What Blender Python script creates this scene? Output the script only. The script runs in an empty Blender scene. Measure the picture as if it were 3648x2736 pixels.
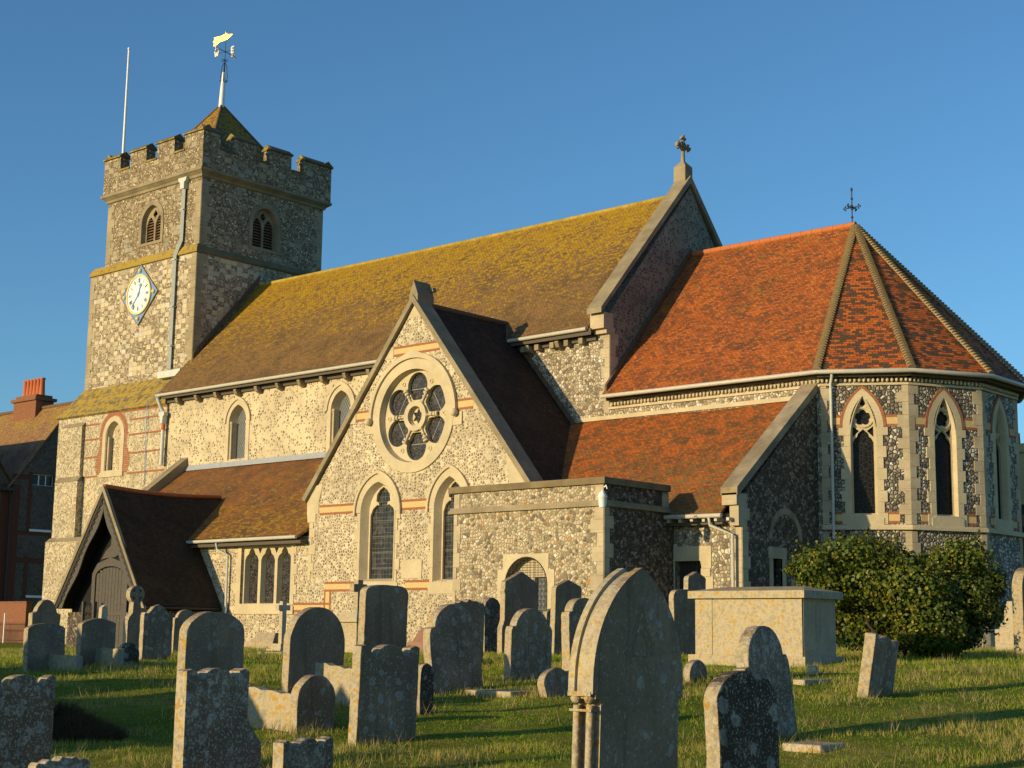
import bpy, bmesh, math, random
import numpy as np
from mathutils import Vector, Matrix, noise
from mathutils.geometry import tessellate_polygon
random.seed(7)
SC = bpy.context.scene
COL = SC.collection
# ---------------------------------------------------------------- camera
YAW, PITCH, ROLL, FPX = math.radians(-41.5536), math.radians(9.2547), math.radians(.76707), 5453.72
cf = np.array([math.sin(YAW)*math.cos(PITCH), math.cos(YAW)*math.cos(PITCH), math.sin(PITCH)])
cr = np.array([math.cos(YAW), -math.sin(YAW), 0.]); cu = np.cross(cr, cf)
cr, cu = cr*math.cos(ROLL)+cu*math.sin(ROLL), -cr*math.sin(ROLL)+cu*math.cos(ROLL)
cam_d = bpy.data.cameras.new('camera'); cam = bpy.data.objects.new('camera', cam_d); COL.objects.link(cam)
cam.matrix_world = Matrix([[cr[0], cu[0], -cf[0], 0], [cr[1], cu[1], -cf[1], 0], [cr[2], cu[2], -cf[2], 0], [0, 0, 0, 1]])
cam_d.sensor_width = 36; cam_d.lens = FPX/3648*36; cam_d.clip_start = .1; cam_d.clip_end = 2000
SC.camera = cam
# ---------------------------------------------------------------- light
SUN_EL, SUN_AZ = math.radians(11.5), math.radians(195)      # azimuth from north, clockwise
w = bpy.data.worlds.new('World'); SC.world = w; w.use_nodes = True
nt = w.node_tree; nt.nodes.clear()
sky = nt.nodes.new('ShaderNodeTexSky'); sky.sky_type = 'NISHITA'; sky.sun_disc = False
sky.sun_elevation = SUN_EL; sky.sun_rotation = SUN_AZ; sky.air_density = 1.0; sky.dust_density = .5; sky.ozone_density = 4
bg = nt.nodes.new('ShaderNodeBackground'); bg.inputs[1].default_value = .145
out = nt.nodes.new('ShaderNodeOutputWorld')
tint = nt.nodes.new('ShaderNodeMix'); tint.data_type = 'RGBA'; tint.blend_type = 'MULTIPLY'; tint.inputs[0].default_value = 1; tint.inputs[7].default_value = (.85, 1.09, 1.13, 1)
nt.links.new(sky.outputs[0], tint.inputs[6]); nt.links.new(tint.outputs[2], bg.inputs[0]); nt.links.new(bg.outputs[0], out.inputs[0])
sd = bpy.data.lights.new('sun', 'SUN'); sd.energy = 5.0; sd.angle = math.radians(.53); sd.color = (1, .77, .41)
so = bpy.data.objects.new('sun', sd); COL.objects.link(so)
sdir = Vector((-math.sin(SUN_AZ)*math.cos(SUN_EL), -math.cos(SUN_AZ)*math.cos(SUN_EL), -math.sin(SUN_EL)))
so.rotation_euler = sdir.to_track_quat('-Z', 'Y').to_euler(); so.location = (-20, -20, 30)
SC.view_settings.view_transform = 'Standard'; SC.view_settings.look = 'None'; SC.view_settings.gamma = 1
SC.view_settings.use_curve_mapping = False; SC.view_settings.exposure = 0.0

# ---------------------------------------------------------------- ground shape and placing helpers
GD = [(-50, -1.6), (0, -1.6), (10, -1.38), (16, -1.12), (20, -.86), (24, -.62), (30, -.5), (45, -.5), (70, -.6), (130, -.7), (900, -.7)]
def gz(x, y):
    d = x*math.sin(YAW)+y*math.cos(YAW); s = x*math.cos(YAW)-y*math.sin(YAW)
    z = GD[-1][1]
    for (a, za), (b, zb) in zip(GD, GD[1:]):
        if d <= b:
            t = max(0, (d-a)/(b-a)); z = za+(zb-za)*t; break
    z += .015*max(-14, min(14, s))
    n = noise.noise(Vector((x*.35, y*.35, 3.1)))*.08 + noise.noise(Vector((x*1.3, y*1.3, 7.7)))*.035 + noise.noise(Vector((x*3.1, y*3.1, 1.7)))*.012
    return z + n*(1 if d < 60 else 0)
def ray(u, v):                                           # direction of a point of the 2212 px wide photograph
    u = u*3648/2212; v = v*3648/2212
    return cf+cr*(u-1824)/FPX-cu*(v-1368)/FPX
def on_ground(u, v):
    d = ray(u, v); lo, hi = 4., 80.
    hf = math.hypot(d[0], d[1])
    for k in range(1, 800):
        t = (4+k*.1)/hf
        if d[2]*t < gz(d[0]*t, d[1]*t): return d*t
    return d*40/hf

# ---------------------------------------------------------------- mesh collector
class MB:
    def __init__(s): s.v = []; s.f = []; s.m = []; s.sm = []; s.ch = []
    def add(s, vs, fs, mi=0, smooth=False):
        b = len(s.v); s.v += [tuple(p) for p in vs]; s.ch.append((b, len(s.v), len(s.f), len(s.f)+len(fs)))
        for f in fs: s.f.append([b+i for i in f]); s.m.append(mi); s.sm.append(smooth)
        return s
    def box(s, x0, x1, y0, y1, z0, z1, mi=0):
        vs = [(x, y, z) for x in (x0, x1) for y in (y0, y1) for z in (z0, z1)]
        return s.add(vs, [(0, 1, 3, 2), (4, 6, 7, 5), (0, 4, 5, 1), (2, 3, 7, 6), (0, 2, 6, 4), (1, 5, 7, 3)], mi)
    def plate(s, F, outer, holes=(), d0=-.1, d1=0, mi=0, back=True):
        """outer loop / hole loops in the frame's plane, extruded from depth d0 (back) to d1 (front, along N).
        A hole may be (front_loop, back_loop) of equal length for a splayed reveal."""
        O, U, V, N = F
        P = lambda a, b, d: tuple(O+U*a+V*b+N*d)
        fl = [list(outer)]; bl = [list(outer)]
        for h in holes:
            if isinstance(h, tuple) and isinstance(h[0][0], (tuple, list)): fl.append(list(h[0])); bl.append(list(h[1]))
            else: fl.append(list(h)); bl.append(list(h))
        for loops, d, isf in ((fl, d1, True), (bl, d0, False)):
            if not isf and not back: continue
            tri = tessellate_polygon([[Vector((a, b, 0)) for a, b in L] for L in loops])
            flat = [p for L in loops for p in L]
            fs = []
            for t in tri:
                a, b, c = (Vector(flat[i]) for i in t)
                cw = (b-a).cross(c-a) if hasattr((b-a), 'cross') else 0
                area = (b.x-a.x)*(c.y-a.y)-(b.y-a.y)*(c.x-a.x)
                if abs(area) < 1e-9: continue
                fs.append(t if (area > 0) == isf else t[::-1])
            s.add([P(a, b, d) for a, b in flat], fs, mi)
        for k, (a, b) in enumerate(zip(fl, bl)):
            n = len(a); ar = sum(a[i][0]*a[(i+1) % n][1]-a[(i+1) % n][0]*a[i][1] for i in range(n))
            rev = (ar > 0) != (k == 0)
            vs = [P(*p, d1) for p in a]+[P(*p, d0) for p in b]
            fs = [(i, n+i, n+(i+1) % n, (i+1) % n) for i in range(n)]
            if rev: fs = [q[::-1] for q in fs]
            s.add(vs, fs, mi)
        return s
    def quad(s, a, b, c, d, mi=0): return s.add([a, b, c, d], [(0, 1, 2, 3)], mi)
    def slab(s, pts, th, mi=0):
        """planar polygon (3D, counter-clockwise seen from outside) given thickness th inwards"""
        p = [Vector(q) for q in pts]; n = (p[1]-p[0]).cross(p[2]-p[1]).normalized(); k = len(p)
        vs = p+[q-n*th for q in p]
        return s.add(vs, [tuple(range(k)), tuple(range(2*k-1, k-1, -1))]+[((i+1) % k, i, k+i, k+(i+1) % k) for i in range(k)], mi)
    def tube(s, pts, r, n=8, mi=0, caps=True, rs=None, smooth=True):
        pts = [Vector(p) for p in pts]; k = len(pts); rs = rs or [r]*k
        vs = []; up = None
        for i, p in enumerate(pts):
            t = (pts[min(i+1, k-1)]-pts[max(i-1, 0)]).normalized()
            a = t.cross(Vector((0, 0, 1)) if abs(t.z) < .95 else Vector((1, 0, 0))).normalized() if up is None else (up-t*up.dot(t)).normalized()
            up = a; b = t.cross(a)
            vs += [p+(a*math.cos(2*math.pi*j/n)+b*math.sin(2*math.pi*j/n))*rs[i] for j in range(n)]
        fs = [(i*n+j, i*n+(j+1) % n, (i+1)*n+(j+1) % n, (i+1)*n+j) for i in range(k-1) for j in range(n)]
        s.add(vs, fs, mi, smooth)
        if caps: s.add([vs[j] for j in range(n)], [tuple(range(n))[::-1]], mi); s.add([vs[(k-1)*n+j] for j in range(n)], [tuple(range(n))], mi)
        return s
    def ball(s, c, r, mi=0, sx=1, sy=1, sz=1, n=10):
        vs = []; m = n//2
        for i in range(m+1):
            for j in range(n):
                a = math.pi*i/m; b = 2*math.pi*j/n
                vs.append((c[0]+r*sx*math.sin(a)*math.cos(b), c[1]+r*sy*math.sin(a)*math.sin(b), c[2]+r*sz*math.cos(a)))
        return s.add(vs, [(i*n+j, (i+1)*n+j, (i+1)*n+(j+1) % n, i*n+(j+1) % n) for i in range(m) for j in range(n)], mi, True)
    def split(s, gap=.05):
        """groups the shapes that touch: one collector for each separate piece"""
        V = np.array(s.v); B = [(V[a:b].min(0)-gap/2, V[a:b].max(0)+gap/2) for a, b, _, _ in s.ch]; n = len(B); up = list(range(n))
        def fi(i):
            while up[i] != i: up[i] = up[up[i]]; i = up[i]
            return i
        lo = np.array([b[0] for b in B]); hi = np.array([b[1] for b in B])
        for i in range(n):
            for j in np.nonzero(((lo[i] <= hi) & (hi[i] >= lo)).all(1))[0]: up[fi(int(j))] = fi(i)
        out = {}
        for i, (a, b, c, d) in enumerate(s.ch):
            o = out.setdefault(fi(i), MB()); k = len(o.v)
            o.v += s.v[a:b]; o.f += [[q-a+k for q in f] for f in s.f[c:d]]; o.m += s.m[c:d]; o.sm += s.sm[c:d]; o.ch.append((k, len(o.v), len(o.f)-(d-c), len(o.f)))
        return list(out.values())
    def build(s, name, mats, parent=None, uv=True):
        if not isinstance(mats, (list, tuple)): mats = [mats]
        me = bpy.data.meshes.new(name); me.from_pydata(s.v, [], s.f); me.update()
        for m in mats: me.materials.append(m)
        me.polygons.foreach_set('material_index', s.m); me.polygons.foreach_set('use_smooth', s.sm)
        if uv:
            L = me.uv_layers.new(name='UVMap').data
            V = me.vertices
            for p in me.polygons:
                n = p.normal
                h = Vector((0, 0, 1)).cross(n)
                h = h.normalized() if h.length > .05 else Vector((1, 0, 0))
                g = n.cross(h)
                for li in p.loop_indices:
                    co = V[me.loops[li].vertex_index].co
                    L[li].uv = (co.dot(h), co.dot(g))
        o = bpy.data.objects.new(name, me); COL.objects.link(o)
        if parent: o.parent = parent
        return o
def tag(o, label=None, cat=None, group=None, kind=None):
    if label: o['label'] = label
    if cat: o['category'] = cat
    if group: o['group'] = group
    if kind: o['kind'] = kind
    return o
def empty(name, loc=(0, 0, 0), rz=0):
    o = bpy.data.objects.new(name, None); COL.objects.link(o); o.location = loc; o.rotation_euler = (0, 0, rz); o.empty_display_size = .3
    return o
X3, Y3, Z3 = Vector((1, 0, 0)), Vector((0, 1, 0)), Vector((0, 0, 1))
def south(y): return (Vector((0, y, 0)), X3, Z3, -Y3)
def east(x): return (Vector((x, 0, 0)), Y3, Z3, X3)
def arch(cx, hw, z0, zs, za, n=9):                        # pointed-arch loop, counter-clockwise from lower left
    a, h = hw, za-zs; R = (a*a+h*h)/(2*a); th = math.asin(min(1, h/R))
    r = [(cx-a, z0), (cx+a, z0)]
    for i in range(n+1): t = th*i/n; r.append((cx+a-R+R*math.cos(t), zs+R*math.sin(t)))
    for i in range(n-1, -1, -1): t = th*i/n; r.append((cx-a+R-R*math.cos(t), zs+R*math.sin(t)))
    return r
def aband(c, ho, hi, zs, zao, zai, leg=0.):                # open band round a pointed arch
    o = arch(c, ho, zs-leg, zs, zao)[1:]+[(c-ho, zs-leg)]; i = arch(c, hi, zs-leg, zs, zai)[1:]+[(c-hi, zs-leg)]
    return o+i[::-1]
def circ(cx, cz, r, n=48, a0=0): return [(cx+r*math.cos(a0+2*math.pi*i/n), cz+r*math.sin(a0+2*math.pi*i/n)) for i in range(n)]
def rect(x0, x1, z0, z1): return [(x0, z0), (x1, z0), (x1, z1), (x0, z1)]

# ---------------------------------------------------------------- materials
class NB:
    def __init__(s, name):
        s.mat = bpy.data.materials.new(name); s.mat.use_nodes = True; s.t = s.mat.node_tree; s.t.nodes.clear()
        s.out = s.n('ShaderNodeOutputMaterial'); s.p = s.n('ShaderNodeBsdfPrincipled'); s.l(s.p.outputs[0], s.out.inputs[0])
        s.p.inputs['Roughness'].default_value = .9; s.p.inputs['Specular IOR Level'].default_value = .25
        s.tc = s.n('ShaderNodeTexCoord')
    def n(s, t, **k):
        x = s.t.nodes.new(t)
        for a, b in k.items(): setattr(x, a, b)
        return x
    def l(s, a, b): s.t.links.new(a, b)
    def setin(s, sock, v):
        if hasattr(v, 'links') or isinstance(v, bpy.types.NodeSocket): s.l(v, sock)
        elif isinstance(v, (tuple, list)) and len(v) == 3 and sock.type == 'RGBA': sock.default_value = (*v, 1)
        else: sock.default_value = v
    @property
    def uv(s): return s.tc.outputs['UV']
    @property
    def ob(s): return s.tc.outputs['Object']
    def m(s, op, a, b=0., c=None, clamp=False):
        x = s.n('ShaderNodeMath', operation=op, use_clamp=clamp); s.setin(x.inputs[0], a); s.setin(x.inputs[1], b)
        if c is not None: s.setin(x.inputs[2], c)
        return x.outputs[0]
    def mix(s, f, a, b, mode='MIX'):
        x = s.n('ShaderNodeMix', data_type='RGBA', blend_type=mode); s.setin(x.inputs[0], f); s.setin(x.inputs[6], a); s.setin(x.inputs[7], b); return x.outputs[2]
    def noise(s, v, sc, det=3, rough=.5, dim='3D', out=0):
        x = s.n('ShaderNodeTexNoise', noise_dimensions=dim); s.setin(x.inputs['Vector'], v); s.setin(x.inputs['Scale'], sc)
        x.inputs['Detail'].default_value = det; x.inputs['Roughness'].default_value = rough; return x.outputs[out]
    def voro(s, v, sc, feat='F1', out='Color', rnd=1, dim='2D'):
        x = s.n('ShaderNodeTexVoronoi', feature=feat, voronoi_dimensions=dim); s.setin(x.inputs['Vector'], v); s.setin(x.inputs['Scale'], sc)
        x.inputs['Randomness'].default_value = rnd; return x.outputs[out]
    def ramp(s, f, stops, interp='LINEAR'):
        x = s.n('ShaderNodeValToRGB'); s.setin(x.inputs[0], f); r = x.color_ramp; r.interpolation = interp
        while len(r.elements) < len(stops): r.elements.new(.5)
        for e, (p, c) in zip(r.elements, stops): e.position = p; e.color = (*c, 1) if len(c) == 3 else c
        return x.outputs[0]
    def mr(s, v, a, b, c=0., d=1., smooth=True):
        x = s.n('ShaderNodeMapRange', interpolation_type='SMOOTHSTEP' if smooth else 'LINEAR')
        for i, q in enumerate((v, a, b, c, d)): s.setin(x.inputs[i], q)
        return x.outputs[0]
    def sep(s, v):
        x = s.n('ShaderNodeSeparateXYZ'); s.l(v, x.inputs[0]); return x.outputs
    def comb(s, a, b, c=0.):
        x = s.n('ShaderNodeCombineXYZ'); s.setin(x.inputs[0], a); s.setin(x.inputs[1], b); s.setin(x.inputs[2], c); return x.outputs[0]
    def white(s, v, out='Value'):
        x = s.n('ShaderNodeTexWhiteNoise', noise_dimensions='3D'); s.l(v, x.inputs[0]); return x.outputs[out]
    def vadd(s, a, b, sc=1.):
        y = s.n('ShaderNodeVectorMath', operation='SCALE'); s.setin(y.inputs[0], b); s.setin(y.inputs['Scale'], sc)
        x = s.n('ShaderNodeVectorMath', operation='ADD'); s.setin(x.inputs[0], a); s.l(y.outputs[0], x.inputs[1]); return x.outputs[0]
    def warp(s, v, sc, amt, dim='3D'):
        n = s.noise(v, sc, 2, dim=dim, out=1)
        x = s.n('ShaderNodeVectorMath', operation='SUBTRACT'); s.l(n, x.inputs[0]); x.inputs[1].default_value = (.5, .5, .5)
        return s.vadd(v, x.outputs[0], amt)
    def bump(s, h, dist=.02, st=1.):
        x = s.n('ShaderNodeBump'); x.inputs['Distance'].default_value = dist; x.inputs['Strength'].default_value = st
        s.setin(x.inputs['Height'], h); s.l(x.outputs[0], s.p.inputs['Normal'])
    def done(s, col=None, rough=None, spec=None, metal=None):
        if col is not None: s.setin(s.p.inputs['Base Color'], col)
        if rough is not None: s.setin(s.p.inputs['Roughness'], rough)
        if spec is not None: s.p.inputs['Specular IOR Level'].default_value = spec
        if metal is not None: s.p.inputs['Metallic'].default_value = metal
        return s.mat

def m_flint(name, sc, mortar, stops, gap=.1, soft=.06, cover=1.0, rim=0., bump=.02, size2=0., rough=.75, spec=.3):
    b = NB(name); uv = b.warp(b.uv, sc*.6, .35/sc)
    c = b.sep(b.voro(uv, sc)); d = b.voro(uv, sc, 'DISTANCE_TO_EDGE', 'Distance'); f1 = b.voro(uv, sc, 'F1', 'Distance')
    col = b.ramp(c[0], stops)
    if rim: col = b.mix(b.m('MULTIPLY', b.mr(f1, .5/1.6, .05), rim), col, b.mix(.72, col, (.03, .028, .026)))
    shade = b.noise(b.uv, sc*3, 2)
    col = b.mix(b.mr(shade, .3, .75, 0, .45), col, b.mix(.5, col, mortar))
    mask = b.mr(b.m('ADD', d, b.m('MULTIPLY', b.m('SUBTRACT', shade, .5), .05)), gap-soft, gap+soft)
    if cover < 1: mask = b.m('MULTIPLY', mask, b.mr(c[1], cover, cover-.04))
    big = b.noise(b.uv, .5, 4, .6)
    mcol = b.mix(b.mr(big, .35, .65), tuple(x*.82 for x in mortar), tuple(min(1, x*1.12) for x in mortar))
    mcol = b.mix(b.mr(b.noise(b.uv, sc*2.3, 3), .35, .75, 0, .35), mcol, tuple(x*.6 for x in mortar))
    b.bump(b.m('MULTIPLY', mask, b.mr(d, 0, .3, .2, 1)), bump, .9)
    return b.done(b.mix(mask, mcol, col), rough, spec)

CREAM = (.60, .51, .36)
def m_stone(name, base=(.52, .45, .33), stain=.35, joint=0, lichen=0.):
    b = NB(name); n1 = b.noise(b.ob, 1.1, 5, .6); n2 = b.noise(b.ob, 14, 4, .6)
    col = b.mix(b.mr(n1, .3, .7), tuple(x*(1-stain) for x in base), base)
    col = b.mix(b.mr(n2, .35, .8, 0, .5), col, tuple(x*.7 for x in base))
    if joint:
        s = b.sep(b.uv); r = b.m('FLOOR', b.m('DIVIDE', s[1], joint)); f = b.m('FRACT', b.m('DIVIDE', s[1], joint))
        v = b.white(b.comb(r, b.m('FLOOR', b.m('DIVIDE', s[0], joint*2.1)), 2.))
        col = b.mix(b.m('MULTIPLY', v, .35), col, tuple(x*.66 for x in base))
        col = b.mix(b.m('MULTIPLY', b.mr(b.m('ABSOLUTE', b.m('SUBTRACT', f, .5)), .47, .5), .5), col, tuple(x*.45 for x in base))
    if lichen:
        ln = b.noise(b.ob, 3.5, 5, .65); g = b.n('ShaderNodeNewGeometry'); sun_side = b.m('MULTIPLY', b.sep(g.outputs['Normal'])[1], -.42)  # lichen favours south faces; plain darker east colour stands in for shade
        col = b.mix(b.mr(b.m('ADD', ln, sun_side), .88-lichen*.26, 1.04-lichen*.28, 0, .85), col, (.40, .27, .045))
    b.bump(n2, .012, .6)
    return b.done(col, .92, .15)

def m_tile(name, stops, lich=(.42, .30, .03), l0=None, l1=None, lamt=0., patch=.5, gauge=.1, wid=.17, moss=0.):
    """plain clay tiles: one random colour per tile; yellow lichen grows with height between z l0 and l1"""
    b = NB(name); s = b.sep(b.warp(b.uv, 2.2, .022)); v = b.m('DIVIDE', s[1], gauge); r = b.m('FLOOR', v); fv = b.m('FRACT', v)
    jit = b.m('MULTIPLY', b.white(b.comb(r, 3., 1.)), .25)
    u = b.m('ADD', b.m('ADD', b.m('DIVIDE', s[0], wid), b.m('MULTIPLY', r, .5)), jit); c = b.m('FLOOR', u); fu = b.m('FRACT', u)
    wn = b.white(b.comb(c, r, 0.)); wn2 = b.white(b.comb(c, r, 5.))
    big = b.noise(b.uv, 1.3, 4, .6); k = b.m('ADD', b.m('MULTIPLY', wn, 1-patch), b.m('MULTIPLY', b.mr(big, .25, .75), patch))
    col = b.ramp(k, stops)
    col = b.mix(b.mr(b.noise(b.uv, 9, 4, .65), .4, .75, 0, .4), col, (.10, .065, .04))
    col = b.mix(b.mr(b.noise(b.uv, .55, 5, .7), .48, .66, 0, .5), col, (.10, .06, .03)); col = b.mix(b.mr(b.noise(b.comb(b.m('MULTIPLY', s[0], 3.), b.m('MULTIPLY', s[1], .5)), 1.3, 4, .6), .55, .72, 0, .35), col, (.09, .055, .03))
    if lamt:
        z = b.sep(b.ob)[2]; g = b.mr(z, l0, l1, 0, 1, False)
        ln = b.noise(b.uv, 5, 5, .7); ln2 = b.noise(b.uv, .8, 3, .6)
        ln = b.m('ADD', b.m('MULTIPLY', ln, .6), b.m('MULTIPLY', b.noise(b.comb(b.m('MULTIPLY', s[0], 2.2), b.m('MULTIPLY', s[1], .7)), 1.6, 5, .75), .42)); th = b.m('ADD', b.m('MULTIPLY', ln, .6), b.m('ADD', b.m('MULTIPLY', b.m('SUBTRACT', wn2, .35), .30), b.m('MULTIPLY', ln2, .35)))
        lm = b.mr(b.m('ADD', th, b.m('MULTIPLY', g, lamt)), .70, .86)
        col = b.mix(b.m('MULTIPLY', lm, .9), col, b.mix(b.m('ADD', b.m('MULTIPLY', b.noise(b.uv, 20, 2), .6), b.m('MULTIPLY', wn, .4)), tuple(x*1.15 for x in lich), (lich[0]*.72, lich[1]*.52, lich[2]*.6)))
    edge = b.mr(fv, .0, .16); side = b.mr(b.m('ABSOLUTE', b.m('SUBTRACT', fu, .5)), .5, .45)
    e2 = b.m('MULTIPLY', edge, side)
    col = b.mix(b.m('MULTIPLY', b.m('SUBTRACT', 1., e2), .8), col, (.02, .014, .01))
    h = b.m('ADD', b.m('SUBTRACT', 1., fv), b.m('MULTIPLY', wn, .9)); b.bump(b.m('MULTIPLY', h, e2), .022, 1.)
    return b.done(col, .85, .2)

def m_blocks(name, ch, cw, pf, mortar=(.42, .36, .26), bri=1., regular=0., fl_=1.):
    """coursed squared stone with some panels of knapped flint: the tower's chequer"""
    b = NB(name); uvw = b.warp(b.uv, 1.7, .05*(1-regular)+.012)
    s = b.sep(uvw); v = b.m('DIVIDE', s[1], ch); r = b.m('FLOOR', v); fv = b.m('FRACT', v)
    wv = b.m('MULTIPLY', b.m('ADD', .75, b.m('MULTIPLY', b.white(b.comb(r, 9., 4.)), .5*(1-regular))), 1/cw)
    u = b.m('ADD', b.m('MULTIPLY', s[0], wv), b.m('MULTIPLY', b.white(b.comb(r, 1., 7.)), 1-regular)); c = b.m('FLOOR', u); fu = b.m('FRACT', u)
    wn = b.white(b.comb(c, r, 0.)); wn2 = b.white(b.comb(c, r, 8.))
    if regular:
        chk = b.m('MODULO', b.m('ABSOLUTE', b.m('ADD', c, r)), 2.); big = b.noise(b.uv, .9, 3)
        isf = b.mr(b.m('ADD', b.m('ADD', b.m('MULTIPLY', chk, .24*regular), b.m('MULTIPLY', wn, .42)), b.m('MULTIPLY', big, .75)), 1-pf, 1-pf+.02)
    else:
        big = b.noise(b.uv, .55, 2); isf = b.mr(b.m('ADD', b.m('MULTIPLY', wn, .6), b.m('MULTIPLY', big, .5)), 1-pf, 1-pf+.02)
    st = b.ramp(wn2, [(0, (.36*bri, .30*bri, .20*bri)), (.35, (.50*bri, .42*bri, .28*bri)), (.7, (.60*bri, .50*bri, .32*bri)), (.9, (.46*bri, .40*bri, .32*bri)), (1, (.56*bri, .52*bri, .44*bri))])
    st = b.mix(b.mr(b.noise(b.uv, 9, 4, .6), .4, .75, 0, .55), st, (.30*bri, .25*bri, .18*bri))
    fuv = b.warp(b.uv, 8, .04); fc = b.sep(b.voro(fuv, 12)); fd = b.voro(fuv, 12, 'DISTANCE_TO_EDGE', 'Distance')
    fl = b.ramp(fc[0], [(0, (.08, .068, .055)), (.25, (.13, .10, .07)), (.5, (.22, .175, .115)), (.86, (.34, .27, .18)), (.96, (.56, .50, .38))])
    fl = b.mix(b.mr(fd, .03, .1), tuple(x*.85 for x in mortar), b.mix(1., fl, (fl_, fl_*.97, fl_*.9), 'MULTIPLY'))
    em = b.m('MULTIPLY', b.mr(b.m('ABSOLUTE', b.m('SUBTRACT', fv, .5)), .5, .45), b.mr(b.m('ABSOLUTE', b.m('SUBTRACT', fu, .5)), .5, .455))
    col = b.mix(em, tuple(x*.75 for x in mortar), b.mix(isf, st, fl))
    b.bump(b.m('ADD', b.m('MULTIPLY', em, .6), b.m('MULTIPLY', b.m('MULTIPLY', isf, fd), 2.)), .02, .9)
    return b.done(col, .85, .2)

def m_plain(name, col, rough=.6, metal=0., spec=.3, var=.15, sc=6):
    b = NB(name); n = b.noise(b.ob, sc, 4, .6)
    return b.done(b.mix(b.mr(n, .3, .75, 0, var), col, tuple(x*.5 for x in col)), rough, spec, metal)

def m_glass(name, kind):
    b = NB(name); s = b.sep(b.uv)
    if kind == 'diamond':
        a = b.m('FRACT', b.m('ADD', b.m('DIVIDE', s[0], .15), b.m('DIVIDE', s[1], .22))); c = b.m('FRACT', b.m('SUBTRACT', b.m('DIVIDE', s[0], .15), b.m('DIVIDE', s[1], .22)))
        line = b.m('MAXIMUM', b.mr(b.m('ABSOLUTE', b.m('SUBTRACT', a, .5)), .42, .48), b.mr(b.m('ABSOLUTE', b.m('SUBTRACT', c, .5)), .42, .48)); lc = (.30, .31, .30); base = (.10, .11, .12)
    elif kind == 'rect':
        a = b.m('FRACT', b.m('DIVIDE', s[0], .155)); c = b.m('FRACT', b.m('DIVIDE', s[1], .19)); bar = b.m('FRACT', b.m('DIVIDE', s[1], .58))
        line = b.m('MAXIMUM', b.m('MAXIMUM', b.mr(b.m('ABSOLUTE', b.m('SUBTRACT', a, .5)), .44, .49), b.mr(b.m('ABSOLUTE', b.m('SUBTRACT', c, .5)), .44, .49)), b.mr(b.m('ABSOLUTE', b.m('SUBTRACT', bar, .5)), .46, .49)); lc = (.12, .12, .10); base = (.013, .015, .018)
    else:
        e = b.voro(b.warp(b.uv, 4, .1), 7, 'DISTANCE_TO_EDGE', 'Distance'); line = b.mr(e, .07, .02); lc = (.11, .10, .09); base = (.014, .014, .017)
        if kind == 'dark': base = (.008, .008, .009); lc = (.045, .042, .036)
    cell = b.noise(b.uv, 5, 3)
    pv = b.sep(b.voro(b.uv, 6.5)); col = b.mix(b.mr(cell, .45, .8), base, ((.016, .013, .011) if kind == 'dark' else (.06, .04, .03)) if kind != 'diamond' else (.07, .08, .1))
    col = b.mix(b.mr(pv[0], .55, 1., 0, .5), col, (.09, .085, .08) if kind != 'dark' else (.02, .02, .02)); b.bump(b.m('ADD', b.noise(b.uv, 3, 2), b.m('MULTIPLY', pv[1], .6)), .02, .8)
    return b.done(b.mix(b.m('MULTIPLY', line, .85), col, lc), b.mr(line, 0, 1, .28, .7), .32 if kind != 'dark' else .15)

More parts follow.
